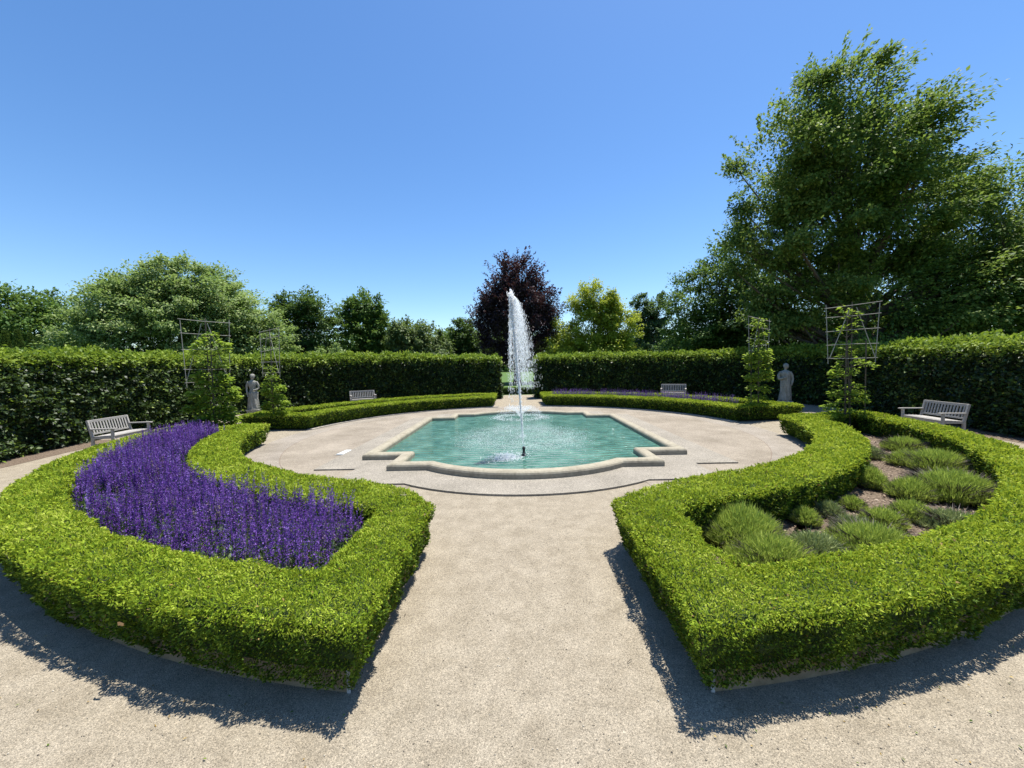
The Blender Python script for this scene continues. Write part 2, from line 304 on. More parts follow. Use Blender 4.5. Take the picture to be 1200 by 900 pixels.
# hedge of which the footprint is the strip between a closed outer and a closed inner line (same vertex count)
def ring_hedge(name, outer, inner, h, label, cat, group, leaf=.0215, dens=11500, dref=2.6, sample_inner_side=True):
    root = empty(name, (0, 0, 0)); tag(root, label, cat, group)
    outer = np.array(outer); inner = np.array(inner); m = len(outer)
    cen = outer.mean(0)
    def shrink(o, i, f): return o+(i-o)*f/np.maximum(np.hypot(*(i-o).T), .01)[:, None]
    o1 = shrink(outer, inner, .10); i1 = shrink(inner, outer, .10); o0 = shrink(outer, inner, .25); i0 = shrink(inner, outer, .14)
    mb = MB(); zt = h-.07; P3 = lambda a, z: [(x, y, z) for x, y in a]
    mb.strip(P3(o0, .03), P3(o0, .12)); mb.strip(P3(o0, .12), P3(o1, .3)); mb.strip(P3(o1, .3), P3(o1, zt-.03)); mb.strip(P3(o1, zt-.03), P3(shrink(outer, inner, .14), zt)); mb.strip(P3(shrink(outer, inner, .14), zt), P3(shrink(inner, outer, .14), zt))
    mb.strip(P3(shrink(inner, outer, .14), zt), P3(i1, zt-.03)); mb.strip(P3(i1, zt-.03), P3(i0, .03))
    mb.build('shade_core', M_['core'], root)  # solid dark block inside the hedge, shade painted behind the leaves
    # candidate samples: top, outer side, inner side
    lo = outer.min(0); hi = outer.max(0); A = np.prod(hi-lo)
    n = int(A*dens*1.5); T = np.c_[rng.uniform(lo[0], hi[0], n), rng.uniform(lo[1], hi[1], n), np.zeros(n)]
    keep = pip(T, outer) & ~pip(T, inner); T = T[keep]
    ed = np.minimum(edge_dist(T, outer), edge_dist(T, inner))
    T[:, 2] = h-.035-.07*np.clip(1-ed/.09, 0, 1)**2
    Tn = np.tile([0, 0, 1.], (len(T), 1))
    def side(line, other):
        a = line; b = np.roll(line, -1, 0); ln = np.hypot(*(b-a).T); nn = int(ln.sum()*h*dens*.9)
        k = rng.choice(m, nn, p=ln/ln.sum()); t = rng.random(nn)[:, None]; p = a[k]+(b[k]-a[k])*t
        toward = other[k]+(np.roll(other, -1, 0)[k]-other[k])*t
        d = b[k]-a[k]; nr = np.c_[d[:, 1], -d[:, 0]]; nr /= np.maximum(np.hypot(*nr.T), 1e-6)[:, None]
        sgn = np.sign(((toward-p)*nr).sum(1)); nr *= -sgn[:, None]
        z = .05+(h-.09)*rng.random(nn)**.95; z = np.maximum(z, .06+.05*nzf(np.c_[p, np.zeros(nn)], 4.5, 77)+rng.normal(0, .012, nn))
        ins = .02+.13*(1-z/h)**2+.035*np.clip((z-h*.8)/(h*.2), 0, 1)**2
        p = p-nr*ins[:, None]; ok = edge_dist(p, line) > ins*.9; p, z, nr = p[ok], z[ok], nr[ok]; nn = len(p)
        return np.c_[p, z], np.c_[nr, np.full(nn, .22)]
    S1, N1 = side(outer, inner); S2, N2 = side(inner, outer)
    P = np.r_[T, S1, S2]; Nn = unit(np.r_[Tn, N1, N2])
    dist = np.hypot(P[:, 0]-CX, P[:, 1]); s = np.clip(dist/dref, .85, 4.2)
    keep = rng.random(len(P)) < 1/s**1.45; P = P[keep]; Nn = Nn[keep]; s = s[keep]
    bul = nzf(P, 5.5, 3)*.016+nzf(P, 19, 5)*.016*np.where(Nn[:, 2] > .6, .7, 2.2); P = P+Nn*(bul+rng.normal(0, .012, len(P))-.004)[:, None]
    q = (Nn[:, 2] > .6)[:, None]
    # sprigs: the leaves of a little neighbourhood lean the same way
    lean = np.c_[nzf(P, 42, 11), nzf(P, 42, 12), nzf(P, 42, 13)]
    up = np.array([0, 0, 1.])
    D = np.where(q, Nn*.75+rng.normal(0, .42, P.shape)+lean*.45, Nn*.75+up*.25+rng.normal(0, .42, P.shape)+lean*.5)
    L = leaf*.94*s**.72*rng.uniform(.7, 1.35, len(P))
    D = np.where(q, rng.normal(0, .42, P.shape)+np.array([0, -.12, .85])+lean*.45, D)
    U = np.where(q, np.array([.15, -.1, 1.])+rng.normal(0, .6, P.shape), Nn*.6+np.array([0, 0, .5])+rng.normal(0, .6, P.shape))
    V, Q = leaf_arrays_n(P-unit(D)*L[:, None]*.4, D, U, L, L*np.where(q[:, 0], .36, .46), .2)
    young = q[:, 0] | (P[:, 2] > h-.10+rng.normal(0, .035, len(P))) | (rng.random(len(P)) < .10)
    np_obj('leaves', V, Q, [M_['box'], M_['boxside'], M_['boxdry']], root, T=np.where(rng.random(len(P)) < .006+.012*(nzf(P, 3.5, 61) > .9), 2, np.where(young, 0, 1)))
    nt_ = min(1500, len(P)//40); j = rng.choice(len(P), nt_, replace=False); j = j[s[j] < 2.2]
    V, Q = leaf_arrays(P[j]-Nn[j]*.05, Nn[j]*.8+np.array([0, 0, .5])+rng.normal(0, .35, (len(j), 3)), rng.uniform(.05, .10, len(j)), .0035, 0)
    np_obj('twigs', V, Q, M_['woody'], root)
    return root

CY = 11.12
def arc(r, a0, a1, n): return [(r*math.cos(t), CY+r*math.sin(t)) for t in np.linspace(R(a0), R(a1), n)]
def ang(x, y): return math.degrees(math.atan2(y-CY, x))

# four crescent beds as lists of sides (outer line, matching inner line); x mirrored by sx
def near_bed(sx, xin, end):
    ro, ri, rpo, rpi = 9.17, 8.62, 6.70, 7.42
    a_front = lambda r, x: ang(x, CY-math.sqrt(r*r-x*x))
    O = [arc(ro, a_front(ro, xin), end[1], 46), [arc(ro, 0, end[1], 2)[-1], arc(rpo, 0, end[0], 2)[-1]],
         arc(rpo, end[0], a_front(rpo, 1.95), 30)+[(1.25, 4.3)], [(1.25, 4.3), (xin+.02, 3.92)], [(xin+.02, 3.92), (xin, CY-math.sqrt(ro*ro-xin*xin))]]
    xi = xin+.57
    e0 = end[0]-5.2; e1 = end[1]-3.6
    I = [arc(ri, a_front(ri, xi), e1, 46), [arc(ri, 0, e1, 2)[-1], arc(rpi, 0, e0, 2)[-1]],
         arc(rpi, e0, a_front(rpi, 1.95), 30)+[(1.6, 3.78)], [(1.6, 3.78), (xi, 3.62)], [(xi, 3.62), (xi, CY-math.sqrt(ri*ri-xi*xi))]]
    cnt = [70, 14, 46, 5, 14]
    o = np.vstack([resample(a, n+1)[:-1] for a, n in zip(O, cnt)]); i = np.vstack([resample(a, n+1)[:-1] for a, n in zip(I, cnt)])
    o[:, 0] *= sx; i[:, 0] *= sx
    return o, i
def far_bed(sx, xin, start):
    ro, ri, rpo, rpi = 9.15, 8.60, 6.72, 7.40
    af = lambda r, x: ang(x, CY+math.sqrt(r*r-x*x))
    xi = xin+.5; e0 = start[0]+4.5; e1 = start[1]+3.6
    O = [arc(ro, start[1], af(ro, xin), 40), [(xin, CY+math.sqrt(ro*ro-xin*xin)), (xin, CY+math.sqrt(rpo*rpo-xin*xin))], arc(rpo, af(rpo, xin), start[0], 30), [arc(rpo, 0, start[0], 2)[-1], arc(ro, 0, start[1], 2)[-1]]]
    I = [arc(ri, e1, af(ri, xi), 40), [(xi, CY+math.sqrt(ri*ri-xi*xi)), (xi, CY+math.sqrt(rpi*rpi-xi*xi))], arc(rpi, af(rpi, xi), e0, 30), [arc(rpi, 0, e0, 2)[-1], arc(ri, 0, e1, 2)[-1]]]
    cnt = [50, 10, 40, 12]
    o = np.vstack([resample(a, n+1)[:-1] for a, n in zip(O, cnt)]); i = np.vstack([resample(a, n+1)[:-1] for a, n in zip(I, cnt)])
    o[:, 0] *= sx; i[:, 0] *= sx
    return o, i

# ------------------------------------------------------------------ THE SETTING
def struct(o): return tag(o, kind='structure')
def sheet(name, pts, z, mat):
    return struct(MB().poly(pts, z).build(name, mat))
sheet('ground', [(-1500, -600), (1500, -600), (1500, 2200), (-1500, 2200)], -.012, M_['lawn'])
sheet('gravel_path', [(-13.6, -9), (13.6, -9), (13.6, 21), (11, 23), (1.25, 23.2), (1.25, 25), (-1.2, 25), (-1.2, 23.2), (-11, 23), (-13.6, 21)], 0, M_['gravel'])
pv = [(6.78*math.cos(a), CY+6.78*math.sin(a)) for a in np.linspace(-PI/2+.29, 1.5*PI-.29, 121)]
sheet('paving', pv+[(-1.94, 6.1), (1.94, 6.1)], .005, M_['paving'])
# stone ring kerb at the foot of the far low hedges
for nm, a0, a1 in (('stone_kerb', 98.3, 172), ('stone_kerb', 8, 81.7)):
    mb = MB(); A = arc(6.86, a0, a1, 50); B = arc(6.68, a0, a1, 50); z = .035
    mb.strip([(x, y, z) for x, y in A], [(x, y, z) for x, y in B], False); mb.strip([(x, y, z) for x, y in B], [(x, y, 0) for x, y in B], False)
    mb.strip([(*A[0], 0), (*A[0], z)], [(*B[0], 0), (*B[0], z)], False); mb.strip([(*A[-1], 0), (*A[-1], z)], [(*B[-1], 0), (*B[-1], z)], False)
    struct(mb.build(nm, M_['kerb']))

# tall hedges: polyline of the face towards the garden, thickness outwards
def tall_hedge(label, face, out, hts, leaf, dens):
    root = empty('tall_hedge', (face[0][0], face[0][1], 0)); tag(root, label, 'tall hedge', 'tall clipped hedges round the garden')
    F = resample(face, 60); O = resample(out, 60); Z = np.interp(np.linspace(0, 1, 60), np.linspace(0, 1, len(hts)), hts)
    I = np.array([face[0][0], face[0][1], 0.])
    mb = MB(); s = .13; d = (O-F)/np.hypot(*(O-F).T)[:, None]; Fi = F+d*s; Oi = O-d*s
    e = Fi[-1]-Fi[-2]; e /= np.hypot(*e); Fi[-1] -= e*s; Oi[-1] -= e*s
    f = lambda a, z: [(x-I[0], y-I[1], zz) for (x, y), zz in zip(a, z)]
    z0 = np.zeros(60)
    mb.strip(f(Fi, z0), f(Fi, Z-.14), False); mb.strip(f(Fi, Z-.14), f(Oi, Z-.14), False); mb.strip(f(Oi, Z-.14), f(Oi, z0), False)
    for k in (0, -1): mb.f.append([len(mb.v)+j for j in range(4)]); mb.v += [f(Fi, z0)[k], f(Fi, Z-.14)[k], f(Oi, Z-.14)[k], f(Oi, z0)[k]]
    mb.build('shade_core', M_['core2'], root)  # solid dark block whose colour stands for shade in the gaps
    # leaves on the garden face, the top and the end by the gap
    seg = np.hypot(*np.diff(F, axis=0).T); n = int(seg.sum()*Z.mean()*dens)
    k = rng.choice(59, n, p=seg/seg.sum()); t = rng.random(n)[:, None]; p = F[k]+(F[k+1]-F[k])*t; zt = (Z[k]+(Z[k+1]-Z[k])*t[:, 0])
    nr = -(d[k]); z = rng.random(n)*(zt-.02)
    P1 = np.c_[p, z]; N1 = np.c_[nr, np.full(n, .0)]
    n = int(seg.sum()*dens*1.5*1.0); k = rng.choice(59, n, p=seg/seg.sum()); t = rng.random(n)[:, None]; p = F[k]+(F[k+1]-F[k])*t; q = O[k]+(O[k+1]-O[k])*t
    u = rng.random(n)[:, None]; P2 = np.c_[p+(q-p)*u, (Z[k]+(Z[k+1]-Z[k])*t[:, 0])-.03-.10*np.clip(1-np.minimum(u[:, 0], 1-u[:, 0])*6, 0, 1)]; N2 = np.tile([0, 0, 1.], (n, 1))
    w_ = np.hypot(*(O[-1]-F[-1])); n = int(w_*Z[-1]*dens*1.3); u = rng.random(n)[:, None]
    P3 = np.c_[F[-1]+(O[-1]-F[-1])*u, rng.random(n)*Z[-1]]; N3 = np.tile([*e, 0.], (n, 1))
    P = np.r_[P1, P2, P3]; N = np.r_[N1, N2, N3]
    dist = np.hypot(P[:, 0], P[:, 1]); s_ = np.clip(dist/13, .8, 1.8); keep = rng.random(len(P)) < 1/s_**1.3; P = P[keep]; N = N[keep]; s_ = s_[keep]
    b = nzf(P, 2.2, 21)*.07+nzf(P*np.array([1, 1, 2.2]), 7, 22)*.10
    P = P+N*(b+rng.normal(0, .05, len(P)))[:, None]; P[:, 2] += np.where(N[:, 2] > .5, nzf(P, 1.1, 29)*.03, 0)
    P[:, 2] = np.maximum(P[:, 2], .06)
    top = (N[:, 2] > .5) | (P[:, 2] > np.interp(np.clip(P[:, 2], 0, 9), [0, 9], [0, 9])+1)
    side = ~top
    D = N*.7+rng.normal(0, .5, P.shape)+np.array([0, 0, -.15])*side[:, None]+np.array([0, 0, .3]); P[top] += (rng.random(top.sum())[:, None]**4)*np.array([0, 0, .12])
    U = N*.8+np.array([0, 0, .7])+rng.normal(0, .35, P.shape)
    L = leaf*s_**.8*rng.uniform(.7, 1.3, len(P)); V, Q = leaf_arrays_n(P, D, U, L, L*.62, .15)
    T = np.zeros(len(P), int); T[top | (rng.random(len(P)) < .04)] = 1  # sunlit colour on the top and on a few face leaves
    zc_ = np.interp(P[:, 0], [-13, -6, 0, 6, 13], [2.45, 2.6, 2.42, 2.42, 2.28]); crest = side & (P[:, 2] > zc_-.34+rng.normal(0, .09, len(P))); T[crest] = 1  # sunlit fringe painted along the upper edge
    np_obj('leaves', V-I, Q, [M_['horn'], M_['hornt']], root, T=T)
    return root
LF = [(-11.0, 5.2), (-11.6, 8.1), (-12.1, 9.6), (-12.5, 11.5), (-12.6, 14), (-12.4, 17), (-11.6, 19.6), (-10.2, 21.4), (-7.5, 22.3), (-4, 22.3), (-1.18, 22.2)]
LO = [(-12.3, 4.9), (-12.9, 7.9), (-13.4, 9.4), (-13.8, 11.5), (-13.9, 14), (-13.7, 17.4), (-12.8, 20.3), (-11, 22.5), (-7.6, 23.6), (-4, 23.6), (-1.18, 23.5)]
RF = [(10.6, 5.2), (11.4, 8.3), (12.0, 10), (12.4, 12), (12.6, 14), (12.4, 17), (11.6, 19.6), (10.2, 21.4), (7.5, 22.2), (4, 22.2), (1.08, 22.0)]
RO = [(11.9, 4.8), (12.7, 7.9), (13.3, 9.6), (13.7, 12), (13.9, 14), (13.7, 17.4), (12.8, 20.3), (11, 22.5), (7.6, 23.5), (4, 23.5), (1.08, 23.3)]
tall_hedge('long tall leafy hedge closing the left side, behind the left bench and pale statue', LF, LO, [2.42, 2.45, 2.48, 2.5, 2.55, 2.6, 2.62, 2.6, 2.52, 2.42], .085, 1050)
tall_hedge('long tall shaded hedge closing the right side, behind the right bench and robed statue', RF, RO, [2.22, 2.26, 2.3, 2.34, 2.36, 2.4, 2.42, 2.44, 2.44, 2.42], .085, 950)
# mulch strip and kerb at the foot of the left tall hedge
mulch_l = [(-10.55, 4.6), (-10.9, 8), (-11.25, 9.4), (-11.4, 11)] + [(-12.7, 11), (-12.4, 9.4), (-11.8, 8), (-11.3, 4.6)]
sheet('mulch_strip', mulch_l, .004, M_['mulch'])
sheet('mulch_strip', [(10.3, 4.6), (12, 4.6), (12.6, 10), (12.6, 11), (11.4, 11), (10.9, 8.6)], .004, M_['mulch'])

# ------------------------------------------------------------------ POOL
PC = 10.75
def pool_line():
    q = [(3.34, -2.92), (3.34, 2.92), (2.55, 2.92), (2.55, 3.78), (1.8, 3.78)]
    rr = 2.75; a = math.asin(1.8/rr)
    top = [(rr*math.sin(t), 4.45-rr+rr*math.cos(t)) for t in np.linspace(a, -a, 25)]
    pts = q[:4]+[(1.98, 3.78)]+top+[(-1.98, 3.78), (-2.55, 3.78), (-2.55, 2.92), (-3.34, 2.92), (-3.34, -2.92), (-2.55, -2.92), (-2.55, -3.78), (-1.98, -3.78)]
    bot = [(-x, -y) for x, y in top]
    pts += bot+[(1.98, -3.78), (2.55, -3.78), (2.55, -2.92)]
    return np.array(pts)+np.array([0, PC])
PL = pool_line()
pool = empty('fountain_pool', (0, PC, 0)); tag(pool, 'sunken stone-rimmed pool of turquoise water in the middle of the round plaza', 'pool')
prof = [(0, 0), (0, .105), (.012, .132), (.04, .152), (.075, .16), (.165, .16), (.205, .152), (.228, .132), (.24, .105), (.24, .0)]
mb = MB(); O_ = np.array([0, PC])
L_ = [[(x, y, z) for x, y in offset(PL, d)-O_] for d, z in prof]
for a, b in zip(L_[:-1], L_[1:]): mb.strip(a, b)
cop = mb.build('stone_rim', M_['coping'], pool)
mb = MB().poly(offset(PL, .23)-O_, .036); mb.build('water', M_['water'], pool)
# raised apron band round the pool
def apron_line():
    rr = 3.44; t0 = math.asin(2.0/rr); q = []
    top = [(rr*math.sin(t), 5.19-rr+rr*math.cos(t)) for t in np.linspace(t0, -t0, 25)]
    q = [(4.0, -3.58), (4.0, 3.58), (3.2, 3.58), (3.2, 4.55)]+top+[(-3.2, 4.55), (-3.2, 3.58), (-4.0, 3.58), (-4.0, -3.58), (-3.2, -3.58), (-3.2, -4.55)]+[(-x, -y) for x, y in top]+[(3.2, -4.55), (3.2, -3.58)]
    return np.array(q)+np.array([0, PC])
mb = MB(); A = apron_line(); mb.poly(A, .03); mb.strip([(x, y, 0) for x, y in A], [(x, y, .03) for x, y in A])
struct(mb.build('pool_apron', M_['apron']))

# fountain: nozzle, jet, falling spray
def drops(P, r, name, mat, parent, stretch=None):      # small octahedra
    n = len(P); r = np.broadcast_to(r, (n,))[:, None, None]; s = np.ones((n, 1, 3)) if stretch is None else np.stack([np.ones(n), np.ones(n), stretch], 1)[:, None, :]
    o = np.array([[1, 0, 0], [0, 1, 0], [-1, 0, 0], [0, -1, 0], [0, 0, 1.3], [0, 0, -1.3]])[None]*r*s
    V = (P[:, None, :]+o).reshape(-1, 3); b = np.arange(n)[:, None]*6
    F = np.concatenate([b+np.array([[0, 1, 4]]), b+np.array([[1, 2, 4]]), b+np.array([[2, 3, 4]]), b+np.array([[3, 0, 4]]), b+np.array([[1, 0, 5]]), b+np.array([[2, 1, 5]]), b+np.array([[3, 2, 5]]), b+np.array([[0, 3, 5]])])
    o = np_obj(name, V, F, mat, parent, True); return o
FY = 7.95
jet = empty('fountain_jet', (0, FY, .045)); tag(jet, 'tall white water jet with falling spray rising from the black nozzle in the pool', 'fountain jet')
MB().lathe([(.05, -.02), (.05, .03), (.03, .04), (.026, .12), (.034, .125), (.034, .17), (.018, .175), (.018, .19)], 14).build('nozzle', M_['black'], jet, True)
zt = 3.38
jp = lambda z: np.array([-.215*(z/zt)**1.25, .05*(z/zt), 0])
mb = MB(); zz = np.linspace(.17, 2.2, 60)
pts = [tuple(jp(z)+np.array([random.uniform(-.004, .004), random.uniform(-.004, .004), z])) for z in zz]
mb.tube(pts, [.005+.007*z/2.2+random.uniform(-.002, .002) for z in zz], 6); mb.build('water_column', M_['spray'], jet, True)
n = 2600; z = .2+(zt-.2)*rng.random(n)**.55; base = np.array([jp(a) for a in z]); sp = .009+.016*(z/zt)**2.5
P = base+np.c_[rng.normal(0, 1, (n, 2))*sp[:, None], z]
tag(drops(P, rng.uniform(.003, .009, n), 'rising_drops', M_['spray'], jet, rng.uniform(2, 4.5, n)), kind='stuff')
# falling water: arcs leaving the top with a small sideways speed, most of it on the right-hand side
n = 5200; g = 9.8; th = rng.random(n)**.95*math.sqrt(2*(zt)/g); z = zt*(.90+.12*rng.random(n)**1.6)-.5*g*th**2
vx = np.where(rng.random(n) < .4, rng.normal(-.08, .045, n), rng.normal(.22, .15, n)); vy = rng.normal(.7, .5, n)
P = np.c_[-.205+vx*th+rng.normal(0, .012, n), .05+vy*th*.6, z]; P = P[(P[:, 2] > .05) & (rng.random(len(P)) < np.clip((P[:, 2]-.75)*.6, .04, 1))]
st = rng.uniform(1.6, 5.5, len(P)); rr = rng.uniform(.0018, .0052, len(P))*np.where(P[:, 0] < -.15, 1.25, 1.0)
tag(drops(P, rr, 'falling_drops', M_['spray'], jet, st), kind='stuff')
n = 6500; th = rng.random(n)**.6*.62; z = zt*.97-.5*g*th**2; P = np.c_[-.15+rng.normal(.38, .2, n)*th, .05+rng.normal(.3, .4, n)*th, z]; P = P[(P[:, 2] > .2) & (rng.random(len(P)) < np.clip((P[:, 2]-.7)*.7, .03, 1))]
tag(drops(P, rng.uniform(.0025, .0055, len(P)), 'fine_spray', M_['mist'], jet, rng.uniform(2, 6, len(P))), kind='stuff')
# low bubbling dome at the far end of the pool
dome = empty('water_dome', (0, 13.7, .045)); tag(dome, 'low foaming dome of water bubbling at the far end of the pool', 'fountain jet')
n = 2600; a = rng.random(n)*2*PI; t = rng.random(n); vr = rng.normal(.80, .10, n)
P = np.c_[np.cos(a)*vr*t, np.sin(a)*vr*t*.75, .38*4*t*(1-t)*rng.uniform(.75, 1.1, n)+.02]
tag(drops(P, rng.uniform(.003, .010, n), 'bubbling_drops', M_['foam'], dome, None), kind='stuff')
n = 1700; a = rng.random(n)*2*PI; q = rng.normal(.85, .16, n); P = np.c_[np.cos(a)*q, np.sin(a)*q*.8, rng.random(n)**3*.06+.01]
tag(drops(P, rng.uniform(.004, .014, n), 'foam', M_['foam'], dome, np.full(n, .4)), kind='stuff')
# splashes where the spray lands
sp_ = empty('splash', (0, 9.7, .045)); tag(sp_, 'ring of small splashes and foam on the water where the spray lands', 'splash')
n = 9000; a = rng.random(n)*2*PI; q = np.where(rng.random(n) < .7, rng.normal(1.25, .28, n), rng.random(n)*1.9); P = np.c_[np.cos(a)*q, np.sin(a)*q*1.1+.35, rng.random(n)**4*.10+.003]
d1 = drops(P, rng.uniform(.003, .009, n), 'foam_ring', M_['softfoam'], sp_, np.full(n, .5)); tag(d1, kind='stuff')
n = 900; P = np.c_[rng.normal(-.36, .17, n), rng.normal(-1.95, .16, n), rng.random(n)**3*.08+.003]
tag(drops(P, rng.uniform(.005, .018, n), 'foam_patch', M_['softfoam'], sp_, np.full(n, .5)), kind='stuff')

# white lid in the paving
g0 = gnd(410, 531); lid = empty('access_cover', (g0.x, g0.y, .005), R(-4)); tag(lid, 'flat white square cover set in the paving left of the pool', 'cover')
MB().box((0, 0, .012), (.40, .46, .024)).build('plate', M_['lid'], lid, bevel=.004); MB().box((0, 0, .004), (.45, .51, .008)).build('rim', M_['kerb'], lid)

# ------------------------------------------------------------------ LOW HEDGES AND BEDS
GH = 'low clipped hedges framing the four beds'
oR, iR = near_bed(1, .80, (-10.0, -4.5)); oL, iL = near_bed(-1, 1.0, (-10.0, -4.5))
ring_hedge('low_hedge', oR, iR, .56, 'bright green low hedge around the lavender bed, in front on the right of the path', 'low hedge', GH)
ring_hedge('low_hedge', oL, iL, .56, 'bright green low hedge around the purple flower bed, left of the front path', 'low hedge', GH)
oFR, iFR = far_bed(1, 1.12, (7.8, 7.5)); oFL, iFL = far_bed(-1, 1.15, (7.8, 6.5))
ring_hedge('low_hedge', oFR, iFR, .54, 'low curved hedge beyond the pool on the right, with a little purple behind it', 'low hedge', GH)
ring_hedge('low_hedge', oFL, iFL, .54, 'low curved hedge beyond the pool on the left, below the small far bench', 'low hedge', GH)
for nm, o_, m_ in (('bed_mulch', oR, 'mulch'), ('bed_soil', oL, 'soil'), ('bed_soil', oFR, 'soil'), ('bed_soil', oFL, 'soil')):
    c = o_ if o_[0][0] > 0 else o_[::-1]
    sheet(nm, offset(c, .23), .05 if nm == 'bed_mulch' else .045, M_[m_])
A = np.c_[rng.uniform(1, 9, 26000), rng.uniform(2, 10.5, 26000)]; A = A[pip(A, iR)]; m_ = len(A)
D = np.c_[rng.normal(0, 1, (m_, 2)), rng.normal(0, .12, m_)]; U = np.array([0, 0, 1.])+rng.normal(0, .3, (m_, 3)); Lc = rng.uniform(.02, .055, m_)
V, Q = leaf_arrays_n(np.c_[A, rng.uniform(.055, .075, m_)], D, U, Lc, Lc*.45, .05)
o = np_obj('wood_chips', V-np.array([4, 4, 0]), Q, None or leaf_mat('chips', [(0, (.06, .04, .03)), (.5, (.20, .145, .105)), (1, (.42, .34, .27))], 0, .8, 3, .1)); o.location = (4, 4, 0)
tag(o, 'loose brown wood chips covering the soil of the lavender bed', 'mulch', kind='stuff')
# wooden edging boards at the foot of the two near hedges
def edging(sx, xin, label):
    e = empty('wooden_edging', (sx*xin, 2.2, 0)); tag(e, label, 'edging', 'timber edging of the front beds')
    ob = np.array([sx*xin, 2.2])
    def board(A, z0, z1, th, nm, mat):
        A = np.array(A); dd = np.gradient(A, axis=0); nn = np.c_[-dd[:, 1], dd[:, 0]]; nn /= np.hypot(*nn.T)[:, None]; B = A+nn*th
        m = MB(); a0 = [(x, y, z0) for x, y in A-ob]; a1 = [(x, y, z1) for x, y in A-ob]; b0 = [(x, y, z0) for x, y in B-ob]; b1 = [(x, y, z1) for x, y in B-ob]
        m.strip(a0, a1, False); m.strip(a1, b1, False); m.strip(b1, b0, False)
        for k in (0, -1): m.f.append([len(m.v)+j for j in range(4)]); m.v += [a0[k], a1[k], b1[k], b0[k]]
        m.build(nm, mat, e)
    a0 = ang(xin, CY-math.sqrt(9.01**2-xin**2))
    A = [(sx*x, y) for x, y in arc(9.01, a0+.1, -12, 70)]
    board(A, 0, .135, .035*sx, 'front_board', M_['edging'])
    y0 = CY-math.sqrt(9.01**2-xin**2)
    board([(sx*(xin+.0), y0+.02+t*(4.0-y0)) for t in np.linspace(0, 1, 12)], 0, .132, -.035*sx, 'side_board', M_['edging'])
    MB().box((sx*.004, y0-2.2+.0, .07), (.02, .010, .14)).build('corner_strap', M_['metal'], e)
edging(1, .97, 'timber board edge under the front right hedge, its corner showing beside the path')
edging(-1, 1.16, 'timber board edge with a metal corner strap under the front left hedge')

# ------------------------------------------------------------------ PURPLE SALVIA (nobody could count it)
def salvia(name, poly, n, hmin, hmax, label, root_loc, scale=1.0, ymin=-1e9, florets=36, leafn=9000):
    lo = poly.min(0); hi = poly.max(0); P = np.c_[rng.uniform(lo[0], hi[0], n*4), rng.uniform(lo[1], hi[1], n*4)]
    P = P[pip(P, poly)]; P = P[P[:, 1] > ymin][:n]; k = len(P); P3 = np.c_[P, np.zeros(k)]
    gap = nzf(P3, 2.6, 41)+.6*nzf(P3, 6, 42); ed = edge_dist(P, poly)
    keep = (gap > -1.05) & (rng.random(k) < np.clip((ed+.01)*7, .2, 1)); P = P[keep]; k = len(P); ed = ed[keep]; P3 = np.c_[P, np.zeros(k)]
    hh = (hmin+(hmax-hmin)*rng.random(k)**1.3+.05*nzf(P3, 3, 43))*np.clip(.80+ed*1.3, 0, 1)
    tilt = rng.normal(0, .07, (k, 2))+np.c_[nzf(P3, 4, 44), nzf(P3, 4, 45)]*.05
    far = np.clip(np.hypot(P[:, 0], P[:, 1])/4, .8, 2)
    # spikes: whorls of small florets round the upper part of each stem
    fl = florets; t = rng.random((k, fl)); sl = rng.uniform(.34, .56, k)          # share of the stem in flower
    z = hh[:, None]*(1-sl[:, None]*t*.9); c = np.c_[P, np.zeros(k)][:, None, :]+np.stack([tilt[:, None, 0]*z, tilt[:, None, 1]*z, z], 2)
    a = rng.random((k, fl))*2*PI; rad = (.003+.005*np.minimum(1, (t)*2.2+.1))[..., None]
    dirv = np.stack([np.cos(a), np.sin(a), rng.uniform(.3, 1.8, (k, fl))], 2)
    L = (.011+.007*rng.random((k, fl)))*far[:, None]**.55*(.55+.6*np.minimum(1, t*2+.1))
    V1, Q1 = leaf_arrays((c+dirv*rad*.4).reshape(-1, 3), dirv.reshape(-1, 3), L.ravel(), L.ravel()*.62)
    # stems
    V2, Q2 = leaf_arrays(np.c_[P, np.full(k, .12)], np.c_[tilt, np.ones(k)]+0, hh-.12, .006*far, 0)
    # leaves
    A = np.c_[rng.uniform(lo[0], hi[0], leafn*3), rng.uniform(lo[1], hi[1], leafn*3)]; A = A[pip(A, poly)]; A = A[A[:, 1] > ymin][:leafn]; m = len(A)
    zt_ = .37+.06*nzf(np.c_[A, np.zeros(m)], 3, 46); Pz = np.c_[A, zt_*rng.random(m)**.45]
    D = rng.normal(0, .8, (m, 3))+np.array([0, 0, .7]); LL = rng.uniform(.045, .085, m)*scale
    V3, Q3 = leaf_arrays(Pz, D, LL, LL*.38)
    V = np.r_[V1, V2, V3]-np.array([*root_loc, 0]); Q = np.r_[Q1, Q2+len(V1), Q3+len(V1)+len(V2)]
    pale_ = np.where(rng.random(k) < .16+.12*nzf(P3, 2.0, 47), 2, 0); pale_[rng.random(k) < .04] = 3
    T = np.r_[np.repeat(pale_, fl), np.ones(len(Q2), int), np.ones(len(Q3), int)]
    o = np_obj(name, V, Q, [M_['violet'], M_['sage_leaf'], M_['violet_pale'], M_['faded']], T=T); o.location = (*root_loc, .0)
    return tag(o, label, 'flowers', kind='stuff')
salvia('salvia_flowers', iL, 5600, .48, .78, 'dense deep purple flower spikes filling the front left bed', (-3.5, 3.6), leafn=26000)
salvia('salvia_flowers', iFR, 2200, .62, .78, 'thin band of purple flowers behind the far right low hedge', (5, 17), ymin=14.0, florets=12, leafn=2500)
